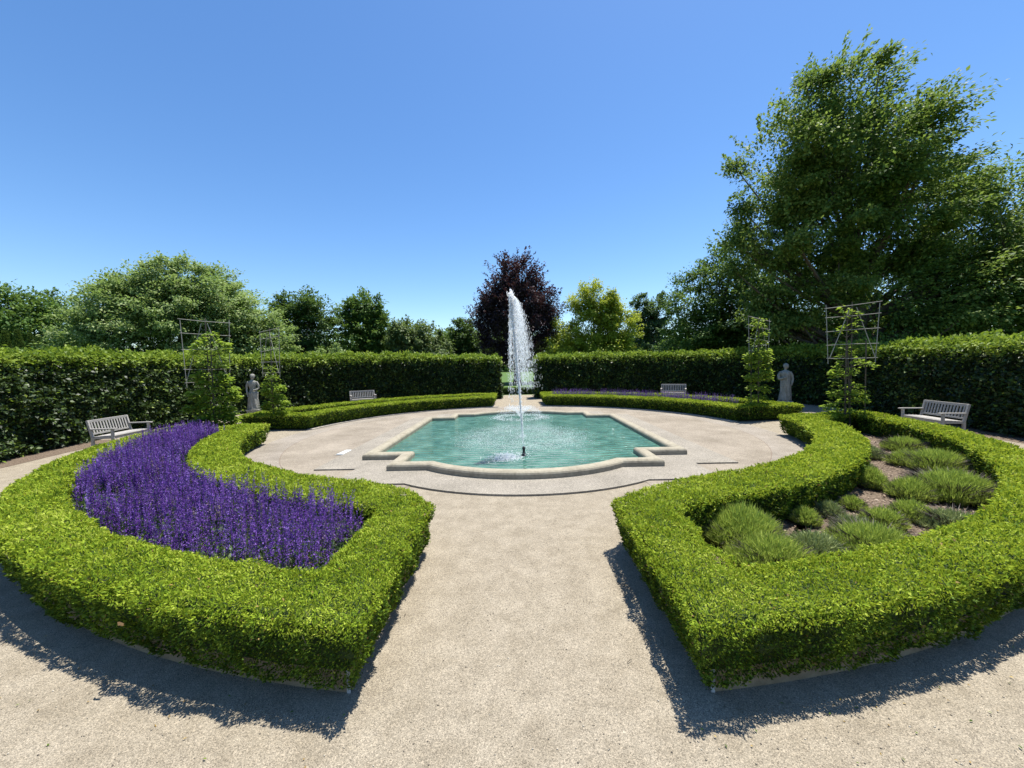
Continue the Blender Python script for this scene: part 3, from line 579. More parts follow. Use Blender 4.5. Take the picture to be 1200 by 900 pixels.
def greens(name, poly, n, label, root_loc, z0, z1, mat):
    lo = poly.min(0); hi = poly.max(0); A = np.c_[rng.uniform(lo[0], hi[0], n*3), rng.uniform(lo[1], hi[1], n*3)]; A = A[pip(A, poly)][:n]; m = len(A)
    Pz = np.c_[A, rng.uniform(z0, z1, m)]; D = rng.normal(0, .5, (m, 3))+np.array([0, 0, .9]); LL = rng.uniform(.09, .16, m)
    V, Q = leaf_arrays(Pz, D, LL, LL*.3); o = np_obj(name, V-np.array([*root_loc, 0]), Q, M_[mat]); o.location = (*root_loc, 0)
    return tag(o, label, 'ground cover', kind='stuff')
greens('bed_plants', iFL, 5000, 'low green planting inside the far left hedge ring', (-5, 16), .05, .3, 'sage_leaf')

# ------------------------------------------------------------------ LAVENDER PLANTS in the right bed
def lavender(px, py, rad, ht, n, label, mat='lavender_leaf', sx=1.0):
    rad *= random.uniform(.95, 1.15); n = int(n*1.9)
    c = gnd(px, py, .12); e = empty('lavender_plant', (c.x, c.y, .05)); tag(e, label, 'lavender', 'lavender plants in the right bed')
    a = rng.random(n)*2*PI; q = np.sqrt(rng.random(n)); x = np.cos(a)*q*rad*sx*.82; y = np.sin(a)*q*rad*.82
    D = np.c_[np.cos(a)*q*.42*sx, np.sin(a)*q*.42, np.full(n, 1.0)]+rng.normal(0, .3, (n, 3))
    P = np.c_[x, y, rng.random(n)**.6*ht*.62*(1-q**2*.75)]; L = ht*rng.uniform(.2, .42, n)*(1.05-.25*q)
    U = np.c_[np.cos(a)*q, np.sin(a)*q, np.full(n, 1.1)]+rng.normal(0, .4, (n, 3)); V, Q = leaf_arrays_n(P, D, U, L, .0048+.003*rng.random(n), .1, .6)
    np_obj('foliage', V, Q, M_[mat], e)
    m = int(n*.16); a = rng.random(m)*2*PI; D = np.c_[np.cos(a), np.sin(a), rng.uniform(.15, .8, m)]; P = np.c_[np.cos(a)*rad*.15, np.sin(a)*rad*.15, rng.random(m)*.06]
    V, Q = leaf_arrays(P, D, rad*rng.uniform(.6, 1.05, m), .012, .1); np_obj('woody_base', V, Q, M_['woody'], e)
lv = [(868, 628, .42, .46, 5200, 'broad green lavender mound at the near left corner of the right bed', 'lavender_leaf', 1.1),
      (905, 655, .34, .34, 3600, 'low lavender mound in front of the large corner mound, against the hedge', 'lavender_leaf', 1.3),
      (955, 648, .27, .32, 2600, 'lavender clump at the near edge of the bed, right of the corner mounds', 'lavender_grey', 1.1),
      (1022, 640, .34, .34, 3600, 'bushy lavender at the near edge below the bare mulch patch', 'lavender_leaf', 1.3),
      (1000, 618, .2, .24, 1500, 'lavender tuft just behind the near edge clumps', 'lavender_grey', 1.0),
      (944, 607, .155, .24, 1500, 'small round lavender tuft, nearest of the three on bare mulch', 'lavender_leaf', 1),
      (972, 598, .15, .22, 1300, 'small grey-green lavender tuft, middle of the three on bare mulch', 'lavender_grey', 1),
      (999, 590, .14, .20, 1200, 'small lavender tuft, farthest of the three on bare mulch', 'lavender_leaf', 1),
      (1021, 566, .19, .36, 2200, 'upright bright lavender beside the inner hedge, halfway along the bed', 'lavender_leaf', .8),
      (1036, 610, .22, .26, 1700, 'loose lavender in the middle of the bed by the mulch strip', 'lavender_leaf', 1),
      (1068, 602, .22, .28, 1900, 'yellow-green lavender left of the bare patch on the outer side', 'lavender_leaf', 1),
      (1068, 578, .28, .34, 2400, 'lavender between the mulch strip and the large outer mound', 'lavender_leaf', 1),
      (1118, 578, .52, .44, 6200, 'largest soft green lavender mound against the outer hedge', 'lavender_leaf', 1.05),
      (1098, 546, .46, .42, 4600, 'large green lavender mound behind the largest one, by the outer hedge', 'lavender_leaf', 1.1),
      (1116, 612, .30, .24, 1900, 'flat grey lavender with bare stems beside the outer bare patch', 'lavender_grey', 1.2),
      (1062, 541, .26, .34, 2000, 'lavender clump in the far middle of the bed with a dark base', 'lavender_leaf', 1),
      (1060, 524, .36, .34, 2600, 'lavender at the far end of the bed in front of the hedge', 'lavender_leaf', 1.1),
      (1016, 532, .28, .30, 2000, 'lavender at the far end near the foot of the trellis', 'lavender_grey', 1),
      (1008, 549, .2, .28, 1500, 'pale lavender tuft against the inner hedge near the trellis', 'lavender_grey', 1)]
for a in lv: lavender(*a[:6], mat=a[6], sx=a[7])

# ------------------------------------------------------------------ BENCHES
def bench():
    b = empty('garden_bench'); b.scale = (.84, .84, .84); W = .70; t = M_['teak']
    for s in (-1, 1):
        MB().box((s*W, -.27, .31), (.06, .06, .62)).build('leg', t, b, bevel=.004)
        MB().bar((s*W, .25, 0), (s*W, .25, .42), .06, .065).bar((s*W, .25, .40), (s*W, .36, .90), .06, .055).build('leg', t, b, bevel=.004)
        m = MB(); m.box((s*W, -.02, .638), (.085, .60, .034)); m.box((s*W, -.34, .634), (.10, .08, .036)); m.build('armrest', t, b, bevel=.006)
        MB().box((s*W, 0, .17), (.035, .48, .05)).box((s*W, -.01, .375), (.04, .50, .07)).build('side_rail', t, b, bevel=.003)
    m = MB()
    for k in range(6): m.box((0, -.265+k*.092, .425-.006*abs(k-1.5)), (1.44, .078, .022))
    m.build('seat', t, b, bevel=.004)
    MB().box((0, -.272, .37), (1.34, .03, .085)).build('front_rail', t, b, bevel=.004)
    m = MB(); q = lambda z: .25+.11*(z-.40)/.5
    m.bar((-W, q(.49), .49), (W, q(.49), .49), .03, .05); bk = m.build('backrest', t, b, bevel=.003)
    m = MB().bar((-W-.01, q(.87), .87), (W+.01, q(.87), .87), .035, .075); m.build('top_rail', t, bk, bevel=.005)
    for k in range(13):
        x = -.60+k*.10; MB().bar((x, q(.5), .50), (x, q(.84), .84), .045, .018).build('slat', t, bk)
    return b
def copy_tree(o, parent=None):
    c = o.copy(); COL.objects.link(c)
    if parent: c.parent = parent
    for ch in list(o.children): copy_tree(ch, c)
    return c
def place_bench(o, c, az, label):
    o.location = (c[0], c[1], 0.004); o.rotation_euler = (0, 0, R(az)); tag(o, label, 'bench', 'weathered wooden benches round the garden')
b0 = bench()   # local -Y is the front
place_bench(b0, (-10.62, 10.05), 100, 'sunlit weathered wooden bench with arms in front of the left hedge, behind the purple flowers')
place_bench(copy_tree(b0), (10.6, 10.0), -99, 'weathered grey bench in the shade of the right hedge, beyond the lavender bed')
place_bench(copy_tree(b0), (-8.1, 19.9), 30, 'small distant bench against the far hedge, left of the fountain')
place_bench(copy_tree(b0), (8.15, 20.3), -24, 'small distant bench against the far hedge, right of the fountain behind purple flowers')

# ------------------------------------------------------------------ STATUES
def skin_fig(name, joints, edges, mat, parent, sub=2):
    me = bpy.data.meshes.new(name); me.from_pydata([j[:3] for j in joints], edges, []); me.materials.append(mat)
    o = bpy.data.objects.new(name, me); COL.objects.link(o); o.parent = parent
    s = o.modifiers.new('skin', 'SKIN')
    sv = me.skin_vertices
    if not sv: me.attributes  # layer comes with the modifier evaluation
    return o
def blob_tube(m, pts, rads, n=14, squash=None, fold=0, ph=0):       # tapered body section with oval outline and cloth folds
    b = len(m.v); 
    for i, (p, r) in enumerate(zip(pts, rads)):
        rx, ry = r if isinstance(r, tuple) else (r, r)
        for k in range(n):
            a = 2*PI*k/n; f = 1+fold*math.sin(a*7+ph+i*.35)+fold*.6*math.sin(a*11+i*.2)
            m.v.append((p[0]+math.cos(a)*rx*f, p[1]+math.sin(a)*ry*f, p[2]))
    for i in range(len(pts)-1):
        for k in range(n): m.f.append([b+i*n+k, b+i*n+(k+1) % n, b+(i+1)*n+(k+1) % n, b+(i+1)*n+k])
    m.f.append([b+k for k in range(n)][::-1]); m.f.append([b+(len(pts)-1)*n+k for k in range(n)])
def smooth_pts(pts, n):
    P = np.array(pts, float); t = np.linspace(0, len(P)-1, n); out = []
    for u in t:
        i = min(int(u), len(P)-2); f = u-i; p0 = P[max(i-1, 0)]; p1 = P[i]; p2 = P[i+1]; p3 = P[min(i+2, len(P)-1)]
        out.append(.5*((2*p1)+(-p0+p2)*f+(2*p0-5*p1+4*p2-p3)*f*f+(-p0+3*p1-3*p2+p3)*f**3))
    return np.array(out)
def statue(loc, rz, label, kind):
    e = empty('statue', loc, rz); tag(e, label, 'statue', 'stone statues in front of the tall hedge'); st = M_['stone']
    MB().box((0, 0, .05), (.50, .46, .10)).box((0, 0, .20), (.40, .36, .20)).box((0, 0, .32), (.46, .42, .05)).build('plinth', st, e, bevel=.01)
    z0 = .345; m = MB()
    # body: x, y, z, rx, ry rows from pelvis to crown (naked or draped torso)
    rows = [(0, 0, .50, .125, .10), (.01, 0, .62, .150, .115), (.015, 0, .74, .140, .105), (.01, 0, .84, .112, .088), (0, 0, .95, .135, .10), (-.005, 0, 1.05, .155, .105), (-.005, .0, 1.13, .150, .09), (0, 0, 1.175, .085, .065), (.003, -.005, 1.205, .047, .047), (.01, -.01, 1.245, .045, .047), (.015, -.02, 1.275, .066, .076), (.018, -.022, 1.33, .078, .09), (.018, -.018, 1.385, .074, .086), (.018, -.012, 1.42, .05, .06), (.018, -.01, 1.432, .015, .02)]
    if kind == 2: rows = [(a, b, z, rx*1.12 if z < 1.16 else rx, ry*1.2 if z < 1.16 else ry) for a, b, z, rx, ry in rows]
    S = smooth_pts(rows, 44); blob_tube(m, [(a, b, z+z0) for a, b, z, _, _ in S], [(max(x, .004), max(y, .004)) for _, _, _, x, y in S], 20, fold=.0 if kind == 1 else .02)
    def limb(p, r, k=9):
        S_ = smooth_pts([(*q, rr) for q, rr in zip(p, r)], k*2); m.tube([(q[0], q[1], q[2]+z0) for q in S_], [max(q[3], .004) for q in S_], 10)
    if kind == 1:   # one arm hanging beside the hip, the other bent across to the drape
        limb([(-.13, 0, 1.12), (-.19, .01, 1.0), (-.205, .01, .84), (-.185, -.03, .68), (-.165, -.05, .58), (-.16, -.055, .52)], [.05, .046, .036, .032, .022, .03])
        limb([(.13, 0, 1.12), (.20, .0, 1.0), (.21, -.02, .86), (.13, -.11, .80), (.05, -.13, .79)], [.05, .046, .036, .03, .026])
    else:
        limb([(-.14, 0, 1.11), (-.21, -.02, .98), (-.20, -.06, .86), (-.10, -.14, .88), (0, -.15, .93)], [.06, .055, .045, .036, .028])
        limb([(.14, 0, 1.11), (.21, -.01, .98), (.225, -.03, .82), (.20, -.08, .68), (.18, -.09, .60)], [.06, .055, .045, .036, .028])
    m.box((.018, -.105, 1.335+z0), (.018, .03, .04))      # nose
    for s in (-1, 1): m.box((.018+s*.078, -.01, 1.335+z0), (.014, .03, .05))
    for s in (-1, 1): m.box((s*.075, -.12, .015+z0), (.07, .15, .04))
    m.build('figure', st, e, True)
    m = MB(); blob_tube(m, [(.02, -.045, 1.30+z0), (.02, -.01, 1.36+z0), (.02, .02, 1.40+z0), (.02, .06, 1.38+z0), (.02, .085, 1.34+z0)][::-1], [(.055, .03), (.075, .05), (.085, .06), (.083, .075), (.06, .03)], 14, fold=.05)
    hr = MB(); blob_tube(hr, [(.018, .0, z+z0) for z in (1.31, 1.35, 1.39, 1.43, 1.455)], [(.082, .092), (.092, .10), (.09, .10), (.066, .078), (.02, .024)], 18, fold=.03); hr.build('hair', st, e, True)
    rb = MB(); top = .70 if kind == 1 else 1.10
    n_ = 16; zs = np.linspace(0, top, n_); rx = np.interp(zs, [0, .1, .45, .62, .8, 1.1], [.215, .20, .165, .172, .16, .175]); ry = np.interp(zs, [0, .1, .45, .62, .8, 1.1], [.175, .165, .135, .135, .12, .12])
    if kind == 1: rx[-1] *= 1.06; ry[-1] *= 1.06
    blob_tube(rb, [(.012*math.sin(z*3), 0, z+z0) for z in zs], list(zip(rx, ry)), 48, fold=.075); rb.build('drapery', st, e, True)
    return e
statue((-10.9, 15.6, 0), R(20), 'pale stone statue of a bare-shouldered figure with one arm hanging, between the two left trellises', 1)
statue((10.3, 15.0, 0), R(-25), 'grey stone statue of a robed figure in shade behind the right trellis tree', 2)

# ------------------------------------------------------------------ TRELLISES AND THEIR TREES
def trellis(loc, rz, wid, zs, label, skew=.0, post_off=0.0):
    e = empty('cane_trellis', loc, rz); tag(e, label, 'trellis', 'cane trellises in the beds'); c = M_['cane']; top = zs[-1]; W = wid/2; g_ = M_['bark']
    MB().tube([(0, .03, 0), (.01, .03, top*.5), (0, .03, top+.08)], .014, 7).build('post', g_, e)
    MB().tube([(post_off, 0, -.02), (post_off-.01, 0, zs[1]+.1)], .015, 7).build('post', g_, e)
    for k, z in enumerate(zs):
        f = k/(len(zs)-1); ww = W*(.9+.12*f); s = skew*(f*2-.4)+random.uniform(-.02, .02)
        MB().tube([(-ww-.03, 0, z-s), (0, .0, z+random.uniform(-.015, .015)), (ww+.03, 0, z+s)], .009, 6).build('crossbar', c, e)
    for s in (-1, 1):
        MB().tube([(s*W*.88, .012, zs[0]-.14), (s*W*1.0, .012, top+.03)], .008, 6).build('upright', c, e)
        MB().tube([(s*W*.85, -.014, zs[0]), (s*.07, -.014, top-.06)], .008, 6).build('brace', c, e)
def espalier(loc, rz, tiers, label, nl=130, leaf=.085, stems=((0, 0),), squeeze=1.0):
    e = empty('young_tree', loc, rz); tag(e, label, 'young tree', 'young hornbeam trees trained on trellises')
    m = MB(); top = tiers[-1][0]
    for x, y in stems: m.tube([(x, y, -.02), (x*.7, y, top*.4), (0, 0, top*.8), (random.uniform(-.03, .03), 0, top+.05)], [.026, .022, .014, .005], 7)
    Ps = []; Ds = []
    for z, wl, wr, dens in tiers:
        z += random.uniform(-.05, .05); wl *= random.uniform(.6, 1.12)*squeeze; wr *= random.uniform(.6, 1.12)*squeeze; dens *= random.uniform(.6, 1.15)
        for s, wd in ((-1, wl), (1, wr)):
            if wd <= 0: continue
            m.tube([(0, 0, z-.06), (s*wd*.5, random.uniform(-.04, .04), z), (s*wd*.92, random.uniform(-.06, .06), z+.03)], [.011, .008, .003], 5)
            n = int(nl*.72*dens*wd/.4); t = rng.random(n)**.8; y = rng.normal(0, .10, n)*(1.1-.5*t)
            Ps.append(np.c_[s*wd*t*1.03, y, z+rng.normal(0, .05, n)+.16*t*random.uniform(-.6, 1)+.03*np.sin(t*5)+rng.uniform(-.03, .03)]); Ds.append(np.c_[s*(.5+.6*t)+rng.normal(0, .5, n), np.sign(y)*.5+rng.normal(0, .5, n), rng.normal(.0, .3, n)])
    m.build('trunk', M_['bark'], e)
    P = np.vstack(Ps); D = np.vstack(Ds); U = np.tile([0, 0, 1.], (len(P), 1))+rng.normal(0, .35, P.shape); L = leaf*1.12*rng.uniform(.7, 1.3, len(P))
    V, Q = leaf_arrays_n(P, D, U, L, L*.6, .15); np_obj('foliage', V, Q, M_['young'], e)
ZS = [1.90, 2.24, 2.60, 2.96, 3.22]
trellis((8.3, 9.75, .04), R(-8), 1.2, ZS, 'cane trellis nearest the right bench, square frame with crossed braces against the dark tree', .035, .32)
espalier((8.2, 9.8, .04), R(-8), [(.55, .32, .36, 2), (.75, .42, .46, 2.2), (.95, .36, .42, 1.8), (1.18, .34, .26, 1.2), (1.42, .38, .22, 1.6), (1.55, .34, .30, 1.2), (1.72, .2, .62, .8), (1.95, .18, .16, .8), (2.2, .2, .14, .7), (2.45, .12, .16, .9), (2.66, .12, .22, .8), (2.88, .12, .08, 1.0), (3.06, .22, .22, 1.4)], 'thin young tree with sparse leafy tiers on the trellis in the lavender bed', 70, .085, ((0, 0), (.13, .02)))
trellis((7.75, 12.55, .04), R(28), 1.15, [1.85, 2.2, 2.55, 2.95, 3.22], 'smaller-looking cane trellis left of the robed statue, mostly hidden by its leafy tree', -.05, -.42)
espalier((7.7, 12.5, .04), R(28), [(.5, .4, .5, 1.6), (.7, .55, .55, 1.8), (.95, .62, .6, 1.8), (1.2, .6, .62, 1.8), (1.45, .55, .6, 1.8), (1.75, .6, .62, 1.8), (1.98, .66, .66, 2), (2.2, .7, .6, 2), (2.45, .32, .28, 1.4), (2.7, .2, .2, 1.2), (2.95, .2, .16, 1.4), (3.15, .1, .16, 1.2)], 'leafy young tree on a trellis just left of the robed statue', 110, .085)
trellis((-8.2, 10.0, .04), R(10), 1.15, [1.62, 1.95, 2.45, 2.85, 3.2], 'cane trellis rising behind the purple flowers, nearest the left bench', -.04, -.1)
espalier((-8.0, 9.9, .04), R(10), [(.35, .6, .6, 2), (.55, .65, .62, 2.4), (.75, .68, .66, 2.4), (.95, .66, .64, 2.4), (1.15, .6, .6, 2.4), (1.35, .58, .62, 2.4), (1.55, .5, .58, 2.4), (1.75, .45, .45, 2), (2.1, .55, .35, 1.2), (2.3, .48, .45, 1.0), (2.6, .42, .48, 1.5), (2.75, .15, .2, 1)], 'bushy young tree at the far end of the purple flowers, left of the pale statue', 110, .09, squeeze=.88)
trellis((-8.2, 12.6, .04), R(-32), 1.25, [1.8, 2.15, 2.55, 2.95, 3.2], 'thin cane trellis right of the pale statue, faint against the pale round tree', .03, .1)
espalier((-8.05, 12.4, .04), R(-20), [(.42, .4, .45, 2), (.62, .46, .5, 2.4), (.82, .46, .5, 2.4), (1.02, .42, .46, 2.4), (1.22, .36, .4, 2.2), (1.42, .28, .34, 2), (1.6, .2, .25, 1.6), (1.8, .12, .15, 1.0), (2.0, .08, .1, .8)], 'small bushy young tree right of the pale statue', 90, .085)

# ------------------------------------------------------------------ TREES BEYOND THE HEDGES
def tree(name, label, base, lobes, mat, nleaf, leaf, trunk_r=.25, clumps=160, sprays=0, spray_len=1.5, spray_up=.6, spread=.85, limbs=26, group='trees beyond the tall hedge', crown_low=None, shell=.55, vertical=0., droop=0., wind=(0, 0, 0), csz=1.0, cat='tree', seed=1):
    """lobes: (x, y, z, rx, ry, rz) relative to the base; foliage clumps fill the lobes, denser towards their outside"""
    clumps = int(clumps*1.6); e = empty(name, base); tag(e, label, cat, group)
    g_ = np.random.default_rng(seed); lob = np.array(lobes, float); vol = lob[:, 3]*lob[:, 4]*lob[:, 5]; vol = vol**.75; k = g_.choice(len(lob), clumps, p=vol/vol.sum())
    d = unit(g_.normal(size=(clumps, 3))); q = np.where(g_.random(clumps) < shell, g_.uniform(.8, 1.02, clumps), g_.random(clumps)**.5*.85)[:, None]
    C = lob[k, :3]+d*q*lob[k, 3:6]*.95; C[:, 2] = np.maximum(C[:, 2], .6)
    cr = g_.uniform(.5, 1.15, clumps)*csz*((lob[:, 3]*lob[:, 4]*lob[:, 5]).mean())**(1/3)*.23
    nc = int(nleaf*.85); kk = g_.integers(0, clumps, nc); n = nc
    dd = g_.normal(size=(n, 3)); dd *= (np.minimum(np.linalg.norm(dd, axis=1), 1.9)/np.linalg.norm(dd, axis=1))[:, None]*.5; ctr = lob[k, :3]
    out = unit(C-ctr*np.array([1, 1, .9])+np.array([0, 0, .001]))
    al = np.clip(g_.normal(0, 1, n), -1.8, 1.8)[:, None]
    P = C[kk]+dd*cr[kk][:, None]*np.array([1.15, 1.15, .5+vertical])*spread+out[kk]*al*cr[kk][:, None]*.5+np.array(wind)*np.abs(al)*cr[kk][:, None]*.8
    nb = nleaf-nc; kb = g_.choice(len(lob), nb, p=vol/vol.sum()); db = unit(g_.normal(size=(nb, 3)))
    rb = (1+.13*nzf(db*3+kb[:, None]*7, 1.3, seed)+.09*nzf(db*3+kb[:, None]*5, 3.6, seed+1))*g_.uniform(.30, .80, nb)**.5
    rb *= np.where(nzf(lob[kb, :3]+db*lob[kb, 3:6], 2.4/max(lob[:, 3].mean(), 1)**.5, seed+2) > -.55, 1, .6)
    P = np.r_[P, lob[kb, :3]+db*rb[:, None]*lob[kb, 3:6]*.97]; dd = np.r_[dd, db]; n = len(P)
    o2 = np.r_[out[kk], db]
    if sprays:
        ks = g_.choice(len(lob), sprays, p=vol/vol.sum()); ds = unit(g_.normal(size=(sprays, 3))*np.array([1, 1, .7])+np.array([0, 0, .25])); s0 = lob[ks, :3]+ds*lob[ks, 3:6]*.62
        dr = unit(ds*np.array([1, 1, .6])+np.array([0, 0, spray_up])+np.array(wind)*1.2+g_.normal(0, .15, (sprays, 3))); sl_ = spray_len*g_.uniform(.6, 1.25, sprays)
        m_ = 46; kk2 = np.repeat(np.arange(sprays), m_); tt = g_.random(sprays*m_)
        SP = s0[kk2]+dr[kk2]*(tt*sl_[kk2])[:, None]+g_.normal(0, 1, (len(kk2), 3))*(.06+.13*(1-tt))[:, None]*spray_len*.55
        P = np.r_[P, SP]; dd = np.r_[dd, dr[kk2]]; o2 = np.r_[o2, dr[kk2]]; n = len(P)
    P[:, 2] -= droop*.25*np.abs(dd[:, 0])
    U = np.array([0, 0, 1.1])+o2*.45+dd*.4+g_.normal(0, .4, (n, 3)); D = dd*.6+o2*.6+g_.normal(0, .5, (n, 3))+np.array([0, 0, -.2-droop])+np.array(wind)*.8
    L = leaf*g_.uniform(.65, 1.35, n); P[:, 2] = np.maximum(P[:, 2], .15)
    V, Q = leaf_arrays_n(P, D, U, L, L*.6, .12)
    np_obj('crown', V, Q, M_[mat], e)
    # trunk and limbs
    m = MB(); zc = lob[:, 2].min() if crown_low is None else crown_low; topz = (lob[:, 2]+lob[:, 5]*.6).max(); tx = lob[lob[:, 2].argmax()][:2]
    tp = smooth_pts([(0, 0, -.1), (tx[0]*.1, tx[1]*.1, topz*.3), (tx[0]*.55, tx[1]*.5, topz*.62), (tx[0]*.9, tx[1]*.9, topz*.92)], 12)
    m.tube(tp, [trunk_r*(1.25 if i == 0 else 1)*(1-i/12.5) for i in range(12)], 9)
    far_ = np.argsort(-np.linalg.norm((C-C.mean(0)), axis=1))[:limbs*2]; pick = g_.permutation(far_)[:limbs]
    for j in pick:
        c = C[j]; zs_ = float(np.clip(c[2]*.5-.4, zc*.35+.4, topz*.8)); i = int(np.argmin(abs(tp[:, 2]-zs_))); s = tp[i]
        mid = s*.45+c*.55+np.array([0, 0, -.06*np.linalg.norm(c-s)]); r0 = trunk_r*(1-i/12.5)*.30
        m.tube(smooth_pts([s, mid, c], 6), [r0*(1-u*.17) for u in range(6)], 6)
        for w2 in range(2):
            c2 = C[g_.integers(clumps)]
            if np.linalg.norm(c2-mid) < np.linalg.norm(c-s)*.8: m.tube(smooth_pts([mid, (mid+c2)/2+np.array([0, 0, .1]), c2], 5), [r0*.45, r0*.38, r0*.3, r0*.2, r0*.1], 5)
    m.build('trunk', M_['bark'], e, True)
    return e
def T(px, Y): p = at(px, 430, Y); return (p.x, p.y, 0)
# far left, dark spreading
tree('spreading_tree', 'dark green spreading tree at the left edge, behind the row of small conifers', T(15, 40), [(0, 0, 7.2, 5.5, 5, 3.8), (4.6, 0, 6.5, 3.6, 3.5, 3.4), (-5, 0, 6.5, 4, 4, 3.5), (1, 0, 9, 3.2, 3, 2.6), (0, 0, 3.8, 7.6, 5, 3)], 'leaf_mid', 34000, .30, .35, 200, seed=3)
for k, (px, py) in enumerate(((5, 388), (20, 386), (35, 390), (45, 393), (53, 398), (58, 400), (64, 401))):
    Y = 26+k*3.2; p = at(px, py, Y); h = p.z; e = empty('conifer', (p.x, Y, 0)); tag(e, 'small pointed dark conifer in the row over the left end of the hedge', 'conifer', 'row of small conifers at far left')
    MB().tube([(0, 0, 0), (0, 0, h*.9)], [.1, .02], 6).build('trunk', M_['bark'], e)
    n = 3400; z = rng.random(n)**.8*h; rad = .46*(1-(z/h)**1.8)+.03; a = rng.random(n)*2*PI; q = rad*rng.uniform(.75, 1.05, n); P = np.c_[np.cos(a)*q, np.sin(a)*q, z*.97]
    V, Q = leaf_arrays(P, np.c_[np.cos(a)*.4, np.sin(a)*.4, np.ones(n)]+rng.normal(0, .2, (n, 3)), .24, .08); np_obj('crown', V, Q, M_['conifer'], e)
tree('round_tree', 'large round pale green tree behind the left hedge and trellises', T(212, 28), [(0, 0, 4.6, 6.4, 6, 4.4), (.6, 0, 7.5, 4.1, 4, 2.7), (-4.2, 0, 3.9, 3.4, 4, 3.2), (4.8, 0, 3.8, 3.0, 4, 3.2), (-2, -1, 6.6, 3.2, 3, 2.4), (3, -1, 6.3, 3, 3, 2.4)], 'leaf_pale', 125000, .18, .4, 420, csz=.72, sprays=900, spray_len=.8, spray_up=.3, shell=.8, droop=.1, wind=(.4, 0, 0), seed=4)
tree('dark_tree', 'dark green round tree right of the large pale tree', T(362, 38), [(0, 0, 5.6, 3.2, 3, 3.6), (-1.2, 0, 7.8, 2, 2, 2.1), (1.0, 0, 7.6, 2, 2, 2), (.3, 0, 2.6, 3.4, 3, 2.6)], 'leaf_dark', 26000, .25, .25, 130, seed=5)
tree('shrub', 'light green shrub below the dark round tree, showing over the hedge', T(392, 30), [(0, 0, 2.2, 1.5, 1.5, 1.7), (-1, 0, 1.6, 1.4, 1.4, 1.3)], 'leaf_pale', 7000, .16, .08, 60, cat='shrub', limbs=8, seed=51)
tree('twin_topped_tree', 'tall narrow dark tree with two tops left of the willow', T(430, 42), [(.2, 0, 8.4, 1.9, 1.9, 2.1), (-1.7, 0, 7.2, 1.3, 1.3, 2.3), (0, 0, 5.2, 2.9, 2.6, 3.2), (1.5, 0, 6, 1.7, 1.6, 2.4)], 'leaf_mid', 24000, .28, .28, 120, seed=6)
tree('shrub', 'yellow-green shrubs peeping over the hedge below the narrow dark tree', T(418, 30), [(0, 0, 1.9, 2.4, 1.5, 1.2), (-2.2, 0, 1.9, 1.6, 1.4, 1.1)], 'leaf_yellow', 9000, .16, .08, 70, cat='shrub', limbs=8, seed=52)
tree('willow', 'low drooping grey-green willow between the narrow tree and the copper beech', T(484, 40), [(-.6, 0, 5.0, 2.2, 2.2, 2.2), (1.4, 0, 4.3, 2.1, 2, 2.3), (0, 0, 2.6, 3.1, 2.6, 2.4), (2.8, 0, 3, 1.6, 1.6, 1.9)], 'leaf_willow', 32000, .26, .22, 140, vertical=.9, droop=.6, seed=7)
tree('bushy_tree', 'dark bushy tree just left of the copper beech', T(543, 46), [(0, 0, 5.2, 2.1, 2, 2.7), (-.9, 0, 3.6, 2, 2, 2.6), (1.3, 0, 3.8, 2, 2, 2.8)], 'leaf_dark', 18000, .26, .2, 100, seed=8)
tree('bushy_tree', 'paler bushy tree between the willow and the dark bushy tree', T(520, 56), [(0, 0, 4.2, 2.6, 2, 3.0), (-2, 0, 3.2, 2, 2, 2.6)], 'leaf_mid', 14000, .3, .2, 90, seed=81)
tree('copper_beech', 'dark purple copper beech behind the fountain jet', T(606, 42), [(0, 0, 10.6, 2.6, 2.2, 2.8), (0, 0, 8.2, 4.1, 3.4, 3.0), (-.2, 0, 5.2, 4.5, 4, 3.2), (3.2, 0, 7.4, 1.6, 1.6, 1.5), (-3.1, 0, 6.6, 1.6, 1.6, 1.9)], 'leaf_copper', 42000, .22, .42, 200, sprays=620, spray_len=2.0, spray_up=.75, limbs=46, crown_low=2.4, vertical=.7, spread=.7, shell=.6, seed=9)
tree('yellow_green_tree', 'bright yellow-green airy tree right of the copper beech', T(698, 40), [(-.2, 0, 8.0, 2.5, 2.4, 2.1), (-2.7, 0, 4.2, 2.0, 2, 2.4), (2.3, 0, 5.4, 2.1, 2, 2.2), (0, 0, 3.2, 4.2, 3, 2.4), (1.3, 0, 7, 1.8, 1.8, 1.9)], 'leaf_yellow', 52000, .21, .2, 170, csz=1.25, spread=.8, limbs=40, vertical=.3, seed=10)
tree('upright_tree', 'blue-green upright tree with an open double crown right of the yellow-green tree', T(763, 46), [(-1.2, 0, 7.2, 1.4, 1.5, 3.0), (1.0, 0, 7.6, 1.4, 1.5, 2.9), (0, 0, 4, 2.4, 2.4, 2.6), (0, 0, 2.0, 2.9, 2, 1.8)], 'leaf_bluegreen', 26000, .25, .2, 120, csz=1.15, limbs=30, spread=.8, seed=11)
tree('side_tree', 'mid green tree at the left foot of the huge tree', T(832, 27), [(0, 0, 5.0, 3.1, 2.5, 4.0), (1.7, 0, 7.9, 2.2, 2, 2.7), (-.9, 0, 3.0, 2.7, 2, 2.7)], 'leaf_mid', 36000, .18, .22, 170, shell=.7, seed=12)
